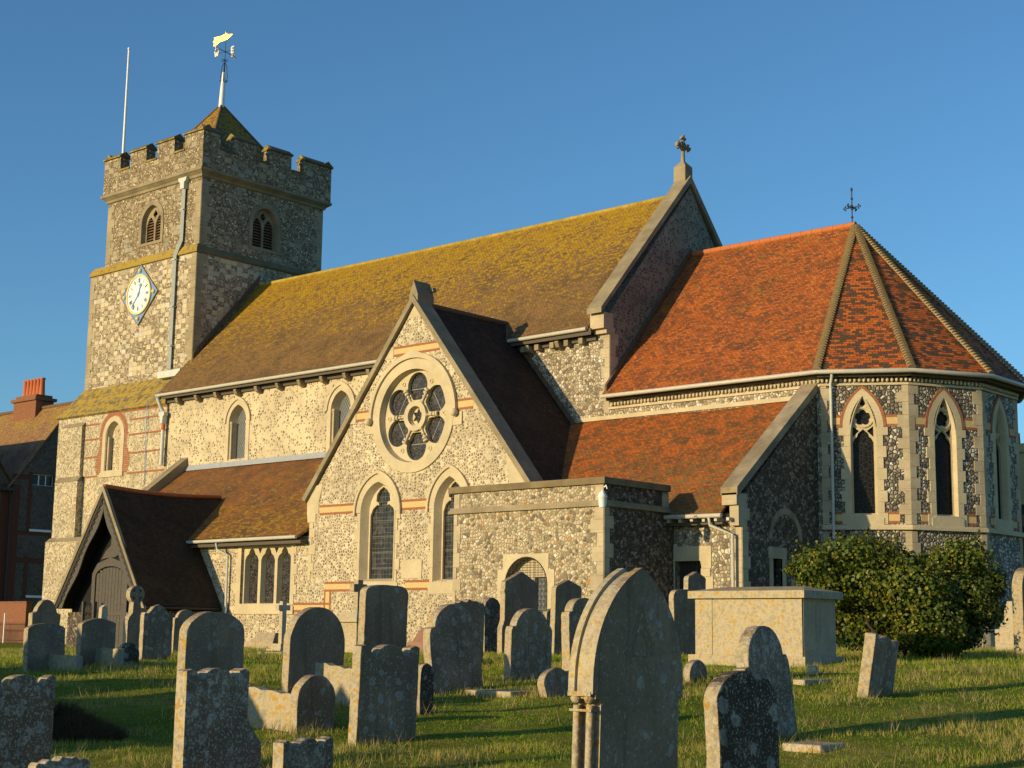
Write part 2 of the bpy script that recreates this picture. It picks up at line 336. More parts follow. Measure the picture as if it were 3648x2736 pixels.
def m_grave(name, base, white=.3, orange=.3, dark=.3, sc=1.):
    """weathered headstone: pale crusty lichen spots, ochre lichen on the south and upper edges, south sides paled as if sunlit"""
    b = NB(name); oi = b.n('ShaderNodeObjectInfo'); off = b.comb(b.m('MULTIPLY', oi.outputs['Random'], 37.), b.m('MULTIPLY', oi.outputs['Random'], 91.), 0.)
    P = b.vadd(b.ob, off); n1 = b.noise(P, 1.8, 5, .6); n2 = b.noise(P, 22, 4, .65)
    col = b.mix(b.mr(n1, .35, .7), tuple(x*(1-dark) for x in base), base)
    col = b.mix(b.mr(n2, .4, .7, 0, .45), col, tuple(x*.5 for x in base))
    pw = b.warp(P, 7, .12); f = b.voro(pw, 8*sc, 'F1', 'Distance', dim='3D'); rr = b.sep(b.voro(pw, 8*sc, 'F1', 'Color', dim='3D'))
    rag = b.m('ADD', f, b.m('MULTIPLY', b.m('SUBTRACT', b.noise(P, 40, 4, .7), .5), .35))
    spot = b.m('MULTIPLY', b.mr(rag, .44, .30), b.mr(b.m('ADD', b.m('MULTIPLY', rr[0], .6), b.m('MULTIPLY', n1, .7)), 1.02-white*.45, 1.1-white*.45))
    ringc = b.mix(b.mr(rag, .05, .3), (.27, .26, .23), (.42, .40, .35)); col = b.mix(b.m('MULTIPLY', spot, .6), col, ringc)
    crust = b.mr(b.m('ADD', b.noise(P, 13, 6, .75), b.m('MULTIPLY', n1, .25)), .80-white*.12, .86-white*.10); col = b.mix(b.m('MULTIPLY', crust, .75), col, (.47, .45, .39))
    fine = b.mr(b.noise(P, 45, 3, .6), .66-white*.10, .72-white*.08); col = b.mix(b.m('MULTIPLY', fine, .7), col, (.52, .5, .44))
    so_ = b.sep(P); stk = b.noise(b.comb(b.m('MULTIPLY', so_[0], 9.), b.m('MULTIPLY', so_[1], 9.), b.m('MULTIPLY', so_[2], .9)), 1., 4, .6)
    col = b.mix(b.mr(stk, .50, .72, 0, .55), col, tuple(x*.42 for x in base))
    g = b.n('ShaderNodeNewGeometry'); ns = b.sep(g.outputs['Normal']); face = b.m('MAXIMUM', b.m('MULTIPLY', ns[1], -1.), b.m('MULTIPLY', ns[2], .9))
    on = b.noise(P, 6, 5, .7); om = b.mr(b.m('ADD', on, b.m('MULTIPLY', b.mr(face, .2, .8), .07)), .66-orange*.09, .71-orange*.08)
    col = b.mix(b.m('MULTIPLY', om, b.mr(face, -.2, .5, .25, .9)), col, b.mix(b.noise(P, 30, 2), (.50, .29, .05), (.30, .22, .08)))
    sunlit_edge = b.mr(b.m('ADD', b.m('MULTIPLY', ns[1], -1.), b.m('MULTIPLY', b.m('SUBTRACT', on, .5), .9)), .45, .8)  # pale crust on south sides; also puts their sunlit brightness into the colour
    col = b.mix(b.m('MULTIPLY', sunlit_edge, .75), col, b.ramp(b.noise(P, 11, 5, .7), [(.36, (.30, .25, .16)), (.47, (.42, .355, .24)), (.53, (.50, .45, .34)), (.58, (.44, .30, .10)), (.66, (.46, .26, .04))]))
    b.bump(b.m('ADD', b.m('MULTIPLY', n2, .6), b.m('ADD', b.m('MULTIPLY', spot, .5), b.m('MULTIPLY', n1, 1.2))), .02, .8)
    return b.done(col, .92, .15)

FS2 = [(0, (.13, .105, .075)), (.3, (.22, .18, .13)), (.5, (.33, .27, .18)), (.72, (.46, .38, .26)), (.88, (.52, .36, .17)), (.93, (.72, .69, .60))]
FS3 = [(0, (.11, .088, .06)), (.3, (.18, .145, .10)), (.55, (.28, .225, .15)), (.75, (.40, .33, .22)), (.88, (.46, .32, .16)), (.94, (.64, .59, .48))]
M = {}
M['flint_nave'] = m_flint('flint_in_cream_mortar', 7.5, (.58, .48, .31), [(0, (.07, .06, .05)), (.5, (.22, .18, .13)), (1, (.46, .38, .26))], gap=.20, soft=.05, cover=.50, rim=.7)
M['flint_transept'] = m_flint('cobbled_flint_wall', 9, (.60, .50, .335), FS3, gap=.15, soft=.05, cover=.84, rim=.9)
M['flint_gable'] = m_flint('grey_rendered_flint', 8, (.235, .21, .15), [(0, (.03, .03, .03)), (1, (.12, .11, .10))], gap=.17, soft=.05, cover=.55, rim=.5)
M['flint_vestry'] = m_flint('packed_cobble_wall', 9, (.30, .24, .16), [(0, (.12, .10, .07)), (.18, (.28, .23, .15)), (.42, (.50, .42, .27)), (.7, (.62, .52, .35)), (.86, (.50, .38, .22)), (.9, (.78, .74, .64)), (.97, (.5, .26, .08))], gap=.07, soft=.05, rim=.35, bump=.03)
M['flint_chancel'] = m_flint('packed_flint_wall', 8.5, (.20, .165, .12), [(0, (.16, .13, .10)), (.3, (.34, .28, .19)), (.7, (.58, .48, .32)), (.9, (.74, .69, .58))], gap=.07, soft=.05, rim=.3, bump=.03)
M['flint_apse'] = m_flint('knapped_flint_wall', 8.5, (.055, .045, .035), [(0, (.08, .07, .06)), (.3, (.20, .165, .12)), (.6, (.38, .32, .23)), (.85, (.58, .51, .39)), (.96, (.76, .71, .6))], gap=.08, soft=.05, rim=.5, bump=.04, spec=.5, rough=.55)
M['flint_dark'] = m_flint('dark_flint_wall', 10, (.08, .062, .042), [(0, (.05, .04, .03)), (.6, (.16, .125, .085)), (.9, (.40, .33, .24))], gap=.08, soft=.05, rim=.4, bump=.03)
M['tower_low'] = m_flint('tower_rubble_wall', 11, (.54, .45, .29), FS2, gap=.12, soft=.06, cover=.7, rim=.4)
M['tower_mid'] = m_blocks('tower_block_wall', .25, .27, .34, bri=1.05, regular=1., fl_=1.35)
M['tower_belfry'] = m_blocks('tower_flint_and_block_wall', .25, .34, .66, mortar=(.26, .20, .12), bri=.68, fl_=1.25)
M['tower_parapet'] = m_blocks('tower_chequer_wall', .3, .34, .50, mortar=(.26, .20, .12), bri=.7, regular=1., fl_=1.2)
M['stone'] = m_stone('dressed_stone', (.60, .50, .33), .2)
M['quoin'] = m_stone('quoin_stone', (.56, .46, .31), .35, joint=.34)
M['quoin_old'] = m_stone('old_quoin_stone', (.44, .36, .23), .4, joint=.38)
M['coping'] = m_stone('weathered_coping', (.36, .295, .19), .45, joint=.75)
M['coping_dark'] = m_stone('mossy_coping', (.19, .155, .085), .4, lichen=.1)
M['coping_string'] = m_stone('tan_string_stone', (.36, .29, .19), .4); M['coping_brown'] = m_stone('brown_coping', (.25, .19, .11), .4); M['ridge_lichen'] = m_stone('lichened_ridge', (.46, .32, .06), .4)
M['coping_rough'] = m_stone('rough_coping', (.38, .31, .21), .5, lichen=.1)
M['sunside_lichen_slope'] = m_stone('sunside_lichened_weathering', (.22, .175, .10), .35, joint=.42, lichen=.62)
M['red_brick'] = m_plain('red_brick', (.36, .14, .07), .9, var=.7, sc=16)
M['yellow_brick'] = m_plain('yellow_brick', (.60, .44, .20), .9, var=.35, sc=16)
M['gutter'] = m_plain('cream_gutter_paint', (.52, .49, .41), .4, var=.25)
M['fascia'] = m_plain('dark_fascia', (.10, .08, .06), .7)
M['pipe'] = m_plain('grey_white_pipe_paint', (.56, .58, .54), .5, var=.25)
M['lead'] = m_plain('lead', (.36, .38, .40), .55, var=.3)
M['iron'] = m_plain('black_iron', (.03, .028, .027), .5, spec=.4)
M['gold'] = m_plain('gold_leaf', (1., .66, .10), .32, metal=1., var=.1)
M['gold_letter'] = m_plain('pale_gold', (.95, .86, .60), .4, var=.05)
M['gold_paint'] = m_plain('gold_paint', (.78, .58, .22), .4, var=.1)
M['blue'] = m_plain('blue_paint', (.15, .30, .58), .5, var=.2)
M['white_paint'] = m_plain('white_paint', (.84, .85, .84), .5, var=.05)
M['black_paint'] = m_plain('dark_paint', (.05, .06, .08), .5)
M['steel'] = m_plain('white_steel', (.78, .78, .76), .3, spec=.5, var=.05)
M['wood_dark'] = m_plain('dark_weathered_wood', (.05, .042, .036), .85, var=.5, sc=9)
M['wood_grey'] = m_plain('grey_weathered_wood', (.105, .092, .08), .85, var=.5, sc=9)
M['louvre'] = m_plain('louvre_wood', (.22, .13, .08), .8, var=.4, sc=5)
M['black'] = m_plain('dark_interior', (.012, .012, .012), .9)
M['glass_diamond'] = m_glass('leaded_diamond_glass', 'diamond'); M['glass_rect'] = m_glass('leaded_glass', 'rect'); M['glass_stained'] = m_glass('stained_glass', 'web'); M['glass_dark'] = m_glass('dark_stained_glass', 'dark')
M['tile_nave'] = m_tile('nave_roof_tiles', [(0, (.14, .085, .035)), (.4, (.24, .14, .05)), (.7, (.30, .165, .055)), (1, (.36, .17, .06))], (.46, .30, .014), 10.8, 17.8, .40, patch=.3)
M['tile_chancel'] = m_tile('chancel_roof_tiles', [(0, (.12, .06, .03)), (.26, (.24, .08, .03)), (.40, (.38, .10, .024)), (.7, (.50, .13, .026)), (1, (.62, .2, .04))], (.40, .27, .04), 8, 15.5, .10, patch=.3)
M['tile_apse'] = m_tile('apse_roof_tiles', [(0, (.09, .055, .035)), (.40, (.13, .065, .035)), (.48, (.48, .11, .022)), (.8, (.54, .135, .025)), (1, (.70, .2, .035))], patch=.16, gauge=.115, wid=.2)
M['tile_aisle'] = m_tile('aisle_roof_tiles', [(0, (.12, .065, .03)), (.36, (.26, .10, .03)), (.62, (.50, .125, .02)), (1, (.62, .17, .025))], (.26, .17, .05), 7.4, 3.4, .34, patch=.4)
M['tile_west_aisle'] = m_tile('west_aisle_roof_tiles', [(0, (.13, .075, .035)), (.45, (.24, .11, .04)), (.8, (.38, .13, .03)), (1, (.50, .16, .03))], (.44, .29, .02), 9., 2.5, .26, patch=.6)
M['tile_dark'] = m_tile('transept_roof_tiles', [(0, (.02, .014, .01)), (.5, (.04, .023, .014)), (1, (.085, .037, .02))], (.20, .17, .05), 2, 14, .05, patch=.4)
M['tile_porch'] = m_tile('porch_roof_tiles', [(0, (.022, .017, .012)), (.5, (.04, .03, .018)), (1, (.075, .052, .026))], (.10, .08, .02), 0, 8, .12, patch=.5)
M['tile_spire'] = m_tile('spire_roof_tiles', [(0, (.12, .085, .05)), (1, (.22, .14, .07))], (.44, .28, .02), 22, 27.5, .34, patch=.4)
M['tile_house'] = m_tile('house_roof_tiles', [(0, (.22, .12, .07)), (.5, (.36, .18, .10)), (1, (.46, .25, .13))], (.42, .29, .05), 8, 14, .3, patch=.4)
M['ridge_red'] = m_plain('red_ridge_tiles', (.50, .16, .05), .8, var=.3, sc=9)
M['ridge_brown'] = m_plain('brown_ridge_tiles', (.16, .10, .06), .85, var=.5)
M['bonnet'] = m_plain('pale_bonnet_tiles', (.34, .25, .13), .85, var=.5, sc=8)
M['terracotta'] = m_plain('terracotta', (.52, .15, .06), .75, var=.3)
M['house_flint'] = m_flint('house_flint', 8, (.12, .10, .08), [(0, (.05, .043, .035)), (1, (.16, .135, .10))], gap=.12, cover=.8)
M['house_brick'] = m_plain('shade_darkened_brick', (.13, .05, .03), .9, var=.6, sc=9)  # red brick with the gable's shade darkened into its colour
M['house_render'] = m_plain('grey_render', (.14, .12, .10), .9, var=.3)
M['garden_brick'] = m_plain('weathered_garden_brick', (.26, .11, .055), .9, var=.6, sc=9)
M['flint_path'] = m_plain('ledger_stone', (.36, .31, .24), .9, var=.4)

# ================================================================= THE CHURCH
church = empty('church', (-45, 43, gz(-45, 43)))
tag(church, 'large old flint parish church with battlemented west tower, lichened tile roofs and many-sided east apse', 'church')
CH = []
SPLIT = {'quoin', 'brick_banding', 'corbel', 'gutter', 'gold_boss', 'buttress', 'compass_letter', 'glazing_bar', 'flashing', 'rafter_end', 'kneeler', 'fascia', 'string_course', 'lattice_screen', 'numeral', 'porch_plinth', 'clock_hand', 'door_surround', 'coping', 'cusped_board', 'ridge_tile'}
def part(mb, name, mat, parent=None, label=None):
    if name in SPLIT:
        ms = mb.split()
        if len(ms) > 1:
            for m_ in ms[1:]: o = m_.build(name, mat, None); CH.append((o, parent or church))
            mb = ms[0]
    o = mb.build(name, mat, None)
    CH.append((o, parent or church))
    if label: o['label'] = label
    return o
def bands(mb, F, x0, x1, z0, z1, d=.012):                 # red course / yellow courses / red course
    t = .085
    mb.plate(F, rect(x0, x1, z0, z0+t), d0=-.02, d1=d, mi=0); mb.plate(F, rect(x0, x1, z1-t, z1), d0=-.02, d1=d, mi=0)
    mb.plate(F, rect(x0, x1, z0+t, z1-t), d0=-.02, d1=d-.003, mi=1)
def quoins(mb, F, x, sgn, z0, z1, long=.42, short=.24, h=.34, d=.02, mi=0, jit=.05):
    z = z0; k = 0
    while z < z1-.05:
        hh = min(h*random.uniform(.85, 1.15), z1-z); L = (long if k % 2 else short)+random.uniform(-jit, jit)
        a, b = sorted((x, x+sgn*L)); mb.plate(F, rect(a, b, z, z+hh-.008), d0=-.05, d1=d+random.uniform(-.002, .002), mi=mi); z += hh; k += 1

# ---- tower
TX0, TX1, TY0, TY1 = -70.15, -60.93, 45.0, 53.5
t = MB()
opS = arch(-65.1, .86, 19.75, 20.75, 21.72); opE = arch(49.28, .92, 19.55, 20.75, 21.72)
# ground stage with south face and the blind lancet recess
gl = arch(-65.45, .62, 7.75, 9.5, 10.3)
t.plate(south(43.8), rect(-70.5, -60.95, -1, 10.82), [gl], d0=-.35, d1=0, mi=0, back=False)
t.box(-70.48, -60.95, 44.15, 54.5, -1, 10.82, 0)
t.box(-66.4, -64.4, 44.1, 44.14, 7.4, 10.5, 0)
# clock stage
t.box(TX0, TX1, TY0, TY1, 10.7, 18.62, 1)
# belfry stage
bx0, bx1, by0, by1 = -69.12, -60.99, 45.15, 53.2
t.plate(south(by0), rect(bx0, bx1, 18.5, 22.6), [opS], d0=-.5, d1=0, mi=2, back=False)
t.plate(east(bx1+.004), rect(by0+.004, by1, 18.5, 22.6), [opE], d0=-.5, d1=0, mi=2, back=False)
t.box(bx0+.01, bx1-.5, by0+.5, by1, 18.5, 22.6, 3); t.box(bx0, bx0+.3, by0+.01, by1, 18.5, 22.6, 2)
tower = part(t, 'tower_wall', [M['tower_low'], M['tower_mid'], M['tower_belfry'], M['black']], label='square west tower walls of flint and squared stone')
# parapet with merlons
px0, px1, py0, py1 = -69.29, -60.69, 44.88, 53.45
t = MB(); th = .55; zc = 22.86; zk = 23.98; zm = 24.78
def merl_loop(edges, e0, e1):
    L = [(e0, zc), (e1, zc)]; top = []
    for a, b in edges: top += [(a, zk), (a, zm), (b, zm), (b, zk)]
    top = top[1:-1] if abs(edges[0][0]-e0) < .01 else top
    return L+top[::-1]
mS = [(px0, -67.82), (-66.93, -65.5), (-64.55, -63.09), (-62.2, px1)]
mE = [(py0, 45.95), (46.85, 48.26), (49.19, 50.63), (51.5, py1)]
for F, ed, e0, e1 in ((south(py0), mS, px0, px1), (east(px1+.004), [(a+.002 if i == 0 else a, b) for i, (a, b) in enumerate(mE)], py0+.002, py1),
                     ((Vector((0, py1, 0)), X3, Z3, -Y3), mS, px0, px1), ((Vector((px0, 0, 0)), Y3, Z3, X3), [(py0+th, 45.95)]+mE[1:-1]+[(51.5, py1-.01)], py0+th, py1-.01)):
    inner = th if F[3].y < -.5 and F[0].y < 50 or (F[3].x > .5 and F[0].x > -65) else 0
    t.plate(F, merl_loop(ed, e0, e1), d0=-th if inner else 0, d1=0 if inner else th)
t.box(px0+th, px1-th, py0+th, py1-th, 22.7, 22.95)
par = part(t, 'parapet', M['tower_parapet'], label='battlemented parapet of flint and stone chequer')
t = MB()
def cope(mb, axis, a, b, c0, c1, z, h=.34, o=.09, mi=0):      # gabled merlon coping along an axis
    m = (c0+c1)/2
    prof = [(c0-o, z), (c1+o, z), (c1+o, z+.08), (m, z+h), (c0-o, z+.08)]
    if axis == 'x': mb.plate((Vector((b, 0, 0)), Y3, Z3, X3), prof, d0=-(b-a), d1=0, mi=mi)
    else: mb.plate((Vector((0, a, 0)), X3, Z3, -Y3), prof, d0=-(b-a), d1=0, mi=mi)
for a, b in mS: cope(t, 'x', a-.06, b+.06, py0, py0+th, zm+.003); cope(t, 'x', a-.06, b+.06, py1-th, py1, zm+.003)
for a, b in mE[1:-1]: cope(t, 'y', a-.06, b+.06, px1-th, px1, zm+.003); cope(t, 'y', a-.06, b+.06, px0, px0+th, zm+.003)
for a, b in ((py0+.005, 45.99), (51.46, py1-.005)): cope(t, 'y', a, b, px1-th, px1, zm+.006); cope(t, 'y', a, b, px0, px0+th, zm+.006)
for (a, b) in zip([m[1] for m in mS[:-1]], [m[0] for m in mS[1:]]): t.box(a+.001, b-.001, py0-.06, py0+th+.03, zk-.001, zk+.09)
for (a, b) in zip([m[1] for m in mE[:-1]], [m[0] for m in mE[1:]]): t.box(px1-th-.03, px1+.06, a+.001, b-.001, zk-.001, zk+.09)
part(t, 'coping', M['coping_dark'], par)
t = MB()
def ring_mould(mb, x0, x1, y0, y1, prof, mi=0):              # profile [(out, z)...] swept round a rectangle
    loops = [[(x0-o, y0-o, z), (x1+o, y0-o, z), (x1+o, y1+o, z), (x0-o, y1+o, z)] for o, z in prof]
    for A, B in zip(loops, loops[1:]):
        for i in range(4): j = (i+1) % 4; mb.quad(A[i], A[j], B[j], B[i], mi)
ring_mould(t, bx0, bx1, by0, by1, [(0, 22.44), (.08, 22.47), (.12, 22.58), (.27, 22.70), (.33, 22.74), (.34, 22.86), (.27, 22.9), (.1, 22.92)])
part(t, 'corbel_table', M['coping'], par)
t = MB()
ring_mould(t, TX0, TX1, TY0, TY1, [(0, 18.52), (.08, 18.55), (.10, 18.64), (-.1, 19.0), (-.5, 19.05)])
part(t, 'string_course', M['sunside_lichen_slope'], tower)
t = MB()
t.slab([(-70.62, 43.68, 10.78), (-60.96, 43.68, 10.78), (-60.96, 45.0, 12.42), (-70.15, 45.0, 12.42)], .12)
t.slab([(-70.62, 54.5, 10.78), (-70.62, 43.68, 10.78), (-70.15, 45.0, 12.42), (-70.15, 54.5, 12.42)], .12)
for q in (.3, .62): # overlapping stone courses
    y = 43.68+1.32*q; z = 10.78+1.64*q; t.slab([(-70.5+.3*q, y-.02, z+.02), (-60.96, y-.02, z+.02), (-60.96, y+.2, z+.2*1.24+.0), (-70.45+.3*q, y+.2, z+.2*1.24)], .03)
part(t, 'weathering', M['sunside_lichen_slope'], tower, label='lichen-yellow sloping stone offset above the ground stage')
t = MB(); F = south(43.8)
for z in (10.22, 9.46, 8.54, 7.55):
    for a, b in ((-68.0, -66.75), (-64.15, -61.05)): t.plate(F, rect(a, b, z-.045, z+.045), d0=-.02, d1=.01)
t.plate(F, rect(-65.9, -61.05, 10.62, 10.7), d0=-.02, d1=.01)
z = 7.62; k = 0
while z < 9.6:                                             # stepped brick border of the blind lancet
    e = .36+.16*math.sin((z-7.6)*3.1); t.plate(F, rect(-66.42-e, -66.36, z, z+.075), d0=-.02, d1=.012); t.plate(F, rect(-64.54, -64.5+e, z, z+.075), d0=-.02, d1=.012); z += .095
ao = arch(-65.45, 1.2, 9.58, 9.62, 10.78); ai = arch(-65.45, .96, 9.58, 9.62, 10.54)
t.plate(F, aband(-65.45, 1.2, .96, 9.6, 10.78, 10.54), d0=-.02, d1=.013)
part(t, 'brick_banding', M['red_brick'], tower)
t = MB()
t.plate(F, arch(-65.45, .93, 7.6, 9.55, 10.5), [(arch(-65.45, .66, 7.78, 9.5, 10.26), arch(-65.45, .52, 7.82, 9.5, 10.14))], d0=-.34, d1=.03)
t.plate(F, rect(-66.45, -64.45, 7.45, 7.7), d0=-.1, d1=.07)
for x in (-65.98, -64.92): t.tube([(x, 43.9, 7.8), (x, 43.9, 9.5)], .06)
o = part(t, 'blind_window', M['stone'], tower)
# buttresses
t = MB()
t.box(-69.87, -68.03, 43.62, 43.85, 6.4, 10.2, 0); t.plate(east(-68.0), [(43.59, 10.2), (43.83, 10.2), (43.83, 10.45)], d0=-1.9, d1=0, mi=1)
t.box(-69.95, -67.9, 43.44, 43.82, 3.9, 7.35, 0); t.plate(east(-67.87), [(43.41, 7.35), (43.64, 7.35), (43.64, 7.65)], d0=-2.1, d1=0, mi=1)
t.box(-70.2, -66.9, 43.25, 43.81, -1, 4.3, 0); t.plate(east(-66.85), [(43.22, 4.3), (43.46, 4.3), (43.46, 4.5)], d0=-3.3, d1=0, mi=1)
part(t, 'buttress', [M['tower_low'], M['coping']], tower)
# quoins of the tower
t = MB()
for F, x, sg, z0, z1, d in ((south(TY0), TX1, -1, 12.4, 18.5, .02), (south(TY0), TX0, 1, 12.4, 18.5, .02), (east(TX1), TY0, 1, 12.6, 18.5, .02), (south(by0), bx1, -1, 19.15, 22.3, .02), (south(by0), bx0, 1, 19.15, 22.3, .02), (east(bx1), by0, 1, 19.15, 22.3, .02), (east(bx1), by1, -1, 19.15, 22.3, .02)):
    quoins(t, F, x, sg, z0, z1, .62, .4, .38, d)
part(t, 'quoin', M['quoin_old'], tower)
# belfry windows: hood, two lights, louvres
for F, c, sill, lab in ((south(by0), -65.1, 19.72, 's'), (east(bx1), 49.28, 19.52, 'e')):
    t = MB()
    t.plate(F, arch(c, 1.06, sill-.15, 20.8, 21.95), [(arch(c, .84, sill, 20.75, 21.7), arch(c, .74, sill+.03, 20.75, 21.6))], d0=-.3, d1=.045)
    pl = arch(c, .76, sill+.02, 20.75, 21.62)
    hl = [arch(c-.38, .31, sill+.06, 20.6, 21.15), arch(c+.38, .31, sill+.06, 20.6, 21.15), [(c, 21.02), (c+.2, 21.25), (c, 21.5), (c-.2, 21.25)]]
    t.plate(F, pl, hl, d0=-.28, d1=-.2)
    win = part(t, 'belfry_window', M['coping'], church)
    l = MB(); O, U, V, N = F
    z = sill+.1
    while z < 21.3:
        for s_ in (-.38, .38):
            a = O+U*(c+s_-.36)+V*(z+.1)-N*.26; b = O+U*(c+s_+.36)+V*(z+.1)-N*.26; q = V*(-.13)+N*.03
            l.slab([a+q, b+q, b-N*.12, a-N*.12] if N.y < 0 else [a+q, b+q, b-N*.12, a-N*.12], .015)
        z += .15
    part(l, 'louvre', M['louvre'], win)
# pyramid roof
t = MB(); cx, cy, ax = -65.0, 49.17, Vector((-65.0, 49.17, 28.25))
B = [Vector(p) for p in ((-68.6, 45.6, 23.0), (-61.4, 45.6, 23.0), (-61.4, 52.75, 23.0), (-68.6, 52.75, 23.0))]
Mi = [b.lerp(ax, .5)+Vector(((1 if b.x > cx else -1)*-.0, 0, -.06)) for b in B]
for i in range(4): j = (i+1) % 4; t.add([B[i], B[j], Mi[j], Mi[i]], [(0, 1, 2, 3)]); t.add([Mi[i], Mi[j], ax], [(0, 1, 2)])
spire = part(t, 'tower_roof', M['tile_spire'], label='low pyramid tile roof with yellow lichen inside the battlements')
t = MB()
for b in B: t.tube([b+Vector((0, 0, .02)), b.lerp(ax, .5)+Vector((0, 0, -.03)), ax], .07, 6)
part(t, 'hip_tile', M['ridge_brown'], spire)
# weather vane
t = MB(); cx, cy = -65.0, 49.17
t.tube([(cx, cy, 28.05), (cx+.03, cy, 29.0), (cx+.08, cy, 30.05)], .16, 12, rs=[.17, .14, .085])
vane = part(t, 'weather_vane', [M['steel']], label='white pole with wrought iron cage, gold letters and gold banner vane')
t = MB(); cx += .1
t.tube([(cx, cy, 30.0), (cx+.02, cy, 31.95)], .022, 6)
for k in range(4):
    a = math.pi/4+k*math.pi/2; c_, s_ = math.cos(a), math.sin(a)
    P = [(29.5, .12), (29.75, .19), (30.05, .15), (30.35, .13), (30.6, .03)]
    t.tube([(cx+c_*r, cy+s_*r, z) for z, r in P], .022, 5)
    t.tube([(cx+c_*(.16+.07*math.cos(q)), cy+s_*(.16+.07*math.cos(q)), 29.52+.07*math.sin(q)) for q in [i*.7 for i in range(8)]], .018, 5)
    t.tube([(cx+c_*(.1+.06*math.cos(q)), cy+s_*(.1+.06*math.cos(q)), 30.72+.06*math.sin(q)) for q in [i*.7 for i in range(9)]], .018, 5)
va = math.radians(10)
wd = Vector((math.cos(va), math.sin(va), 0)); nd = Vector((-math.sin(va), math.cos(va), 0)); C0 = Vector((cx+.02, cy, 31.22))
t.tube([C0-wd*.55, C0+wd*.55], .014, 5); t.tube([C0-nd*.6, C0+nd*.6], .02, 5); t.ball((cx+.02, cy, 31.22), .045)
part(t, 'iron_cage', M['iron'], vane)
def letter(mb, ch, C, U, V, N, s):
    st = {'W': [(-.5, 1, -.25, 0), (-.25, 0, 0, .7), (0, .7, .25, 0), (.25, 0, .5, 1)], 'E': [(-.35, 0, -.35, 1), (-.35, 1, .35, 1), (-.35, .5, .25, .5), (-.35, 0, .35, 0)],
          'N': [(-.4, 0, -.4, 1), (-.4, 1, .4, 0), (.4, 0, .4, 1)], 'S': [(.35, 1, -.35, .9), (-.35, .9, -.35, .55), (-.35, .55, .35, .45), (.35, .45, .35, .1), (.35, .1, -.35, 0)]}[ch]
    for a, b, c, d in st:
        p, q = C+U*a*s+V*(b-.5)*s, C+U*c*s+V*(d-.5)*s; mb.tube([p, q], .045, 6, smooth=False)
t = MB()
letter(t, 'W', C0-wd*.62, X3, Z3, -Y3, .33); letter(t, 'E', C0+wd*.55+Z3*.02, X3, Z3, -Y3, .33)
letter(t, 'S', C0-nd*.68, Y3, Z3, X3, .24); letter(t, 'N', C0+nd*.68, Y3, Z3, X3, .24)
part(t, 'compass_letter', M['gold_letter'], vane)
t = MB(); vb = math.radians(14); fd = Vector((math.cos(vb), math.sin(vb), 0)); fn = fd.cross(Z3); FF = (Vector((cx, cy, 31.9)), fd, Z3, fn)
t.plate(FF, [(-.80, -.22), (-.62, -.2), (-.42, -.05), (0, 0), (.12, .02), (.36, .17), (.47, .26), (.34, .28), (.12, .3), (.05, .38), (-.3, .28), (-.8, .27), (-.74, .13), (-.86, .03), (-.76, -.05)], d0=-.015, d1=.015)
t.ball((cx+.02, cy, 32.34), .06); t.ball((cx+.02+.5*fd.x, cy+.5*fd.y, 32.13), .045)
part(t, 'banner', M['gold'], vane)
# flagpole
t = MB(); t.tube([(-68.75, 45.62, 23.2), (-68.72, 45.6, 31.2)], .07, 10, rs=[.085, .055]); t.ball((-68.72, 45.6, 31.27), .085)
part(t, 'flagpole', M['steel'], label='bare white flagpole on the tower corner')
# tower downpipe
t = MB(); yb, yl = by0-.12, TY0-.14
t.tube([(-62.3, yb, 22.45), (-62.32, yb, 19.35), (-62.55, yl, 18.55), (-62.58, yl, 12.75)], .125, 4, smooth=False)
t.plate((Vector((0, yb-.14, 0)), X3, Z3, -Y3), [(-62.46, 22.0), (-62.14, 22.0), (-62.14, 22.32), (-62.0, 22.42), (-61.95, 22.58), (-62.65, 22.58), (-62.6, 22.42), (-62.46, 22.32)], d0=-.28, d1=0)
for z in (20.9, 18.3, 15.9, 13.9): t.box(-62.75 if z < 18.5 else -62.47, -62.4 if z < 18.5 else -62.15, (yl if z < 18.5 else yb)-.12, (yl if z < 18.5 else yb)+.12, z, z+.05)
t.box(-63.1, -61.25, 44.55, 44.98, 12.28, 12.62)
part(t, 'downpipe', M['pipe'], tower, label='grey white square downpipe with hopper emptying into a box trough')
t = MB(); t.tube([(-61.95, 44.9, 12.5), (-62.1, 44.3, 11.7), (-62.6, 43.7, 10.9), (-62.6, 43.76, 6.9)], .018, 5)
part(t, 'lightning_conductor', M['blue'], tower)
# clock
t = MB(); F = south(TY0); c0, c1 = -65.57, 16.97
D = lambda r: [(c0, c1-r*1.01), (c0+r, c1), (c0, c1+r*1.01), (c0-r, c1)]
t.plate(F, D(1.56), d0=-.01, d1=.06, mi=0)
t.plate(F, D(1.60), [D(1.555)], d0=.0, d1=.085, mi=1)
clock = part(t, 'clock', [M['blue'], M['coping']], label='blue lozenge-shaped tower clock with white roman dial, at about twelve thirty-seven')
t = MB()
t.plate(F, circ(c0, c1, 1.06), [circ(c0, c1, .96)], d0=.05, d1=.14, mi=1)
t.plate(F, circ(c0, c1, .97), d0=.05, d1=.10, mi=0); t.plate(F, circ(c0, c1, .57), [circ(c0, c1, .54)], d0=.1, d1=.106, mi=1)
dial = part(t, 'dial', [M['white_paint'], M['gold_paint']], clock)
t = MB()
R12 = ['XII', 'I', 'II', 'III', 'IIII', 'V', 'VI', 'VII', 'VIII', 'IX', 'X', 'XI']
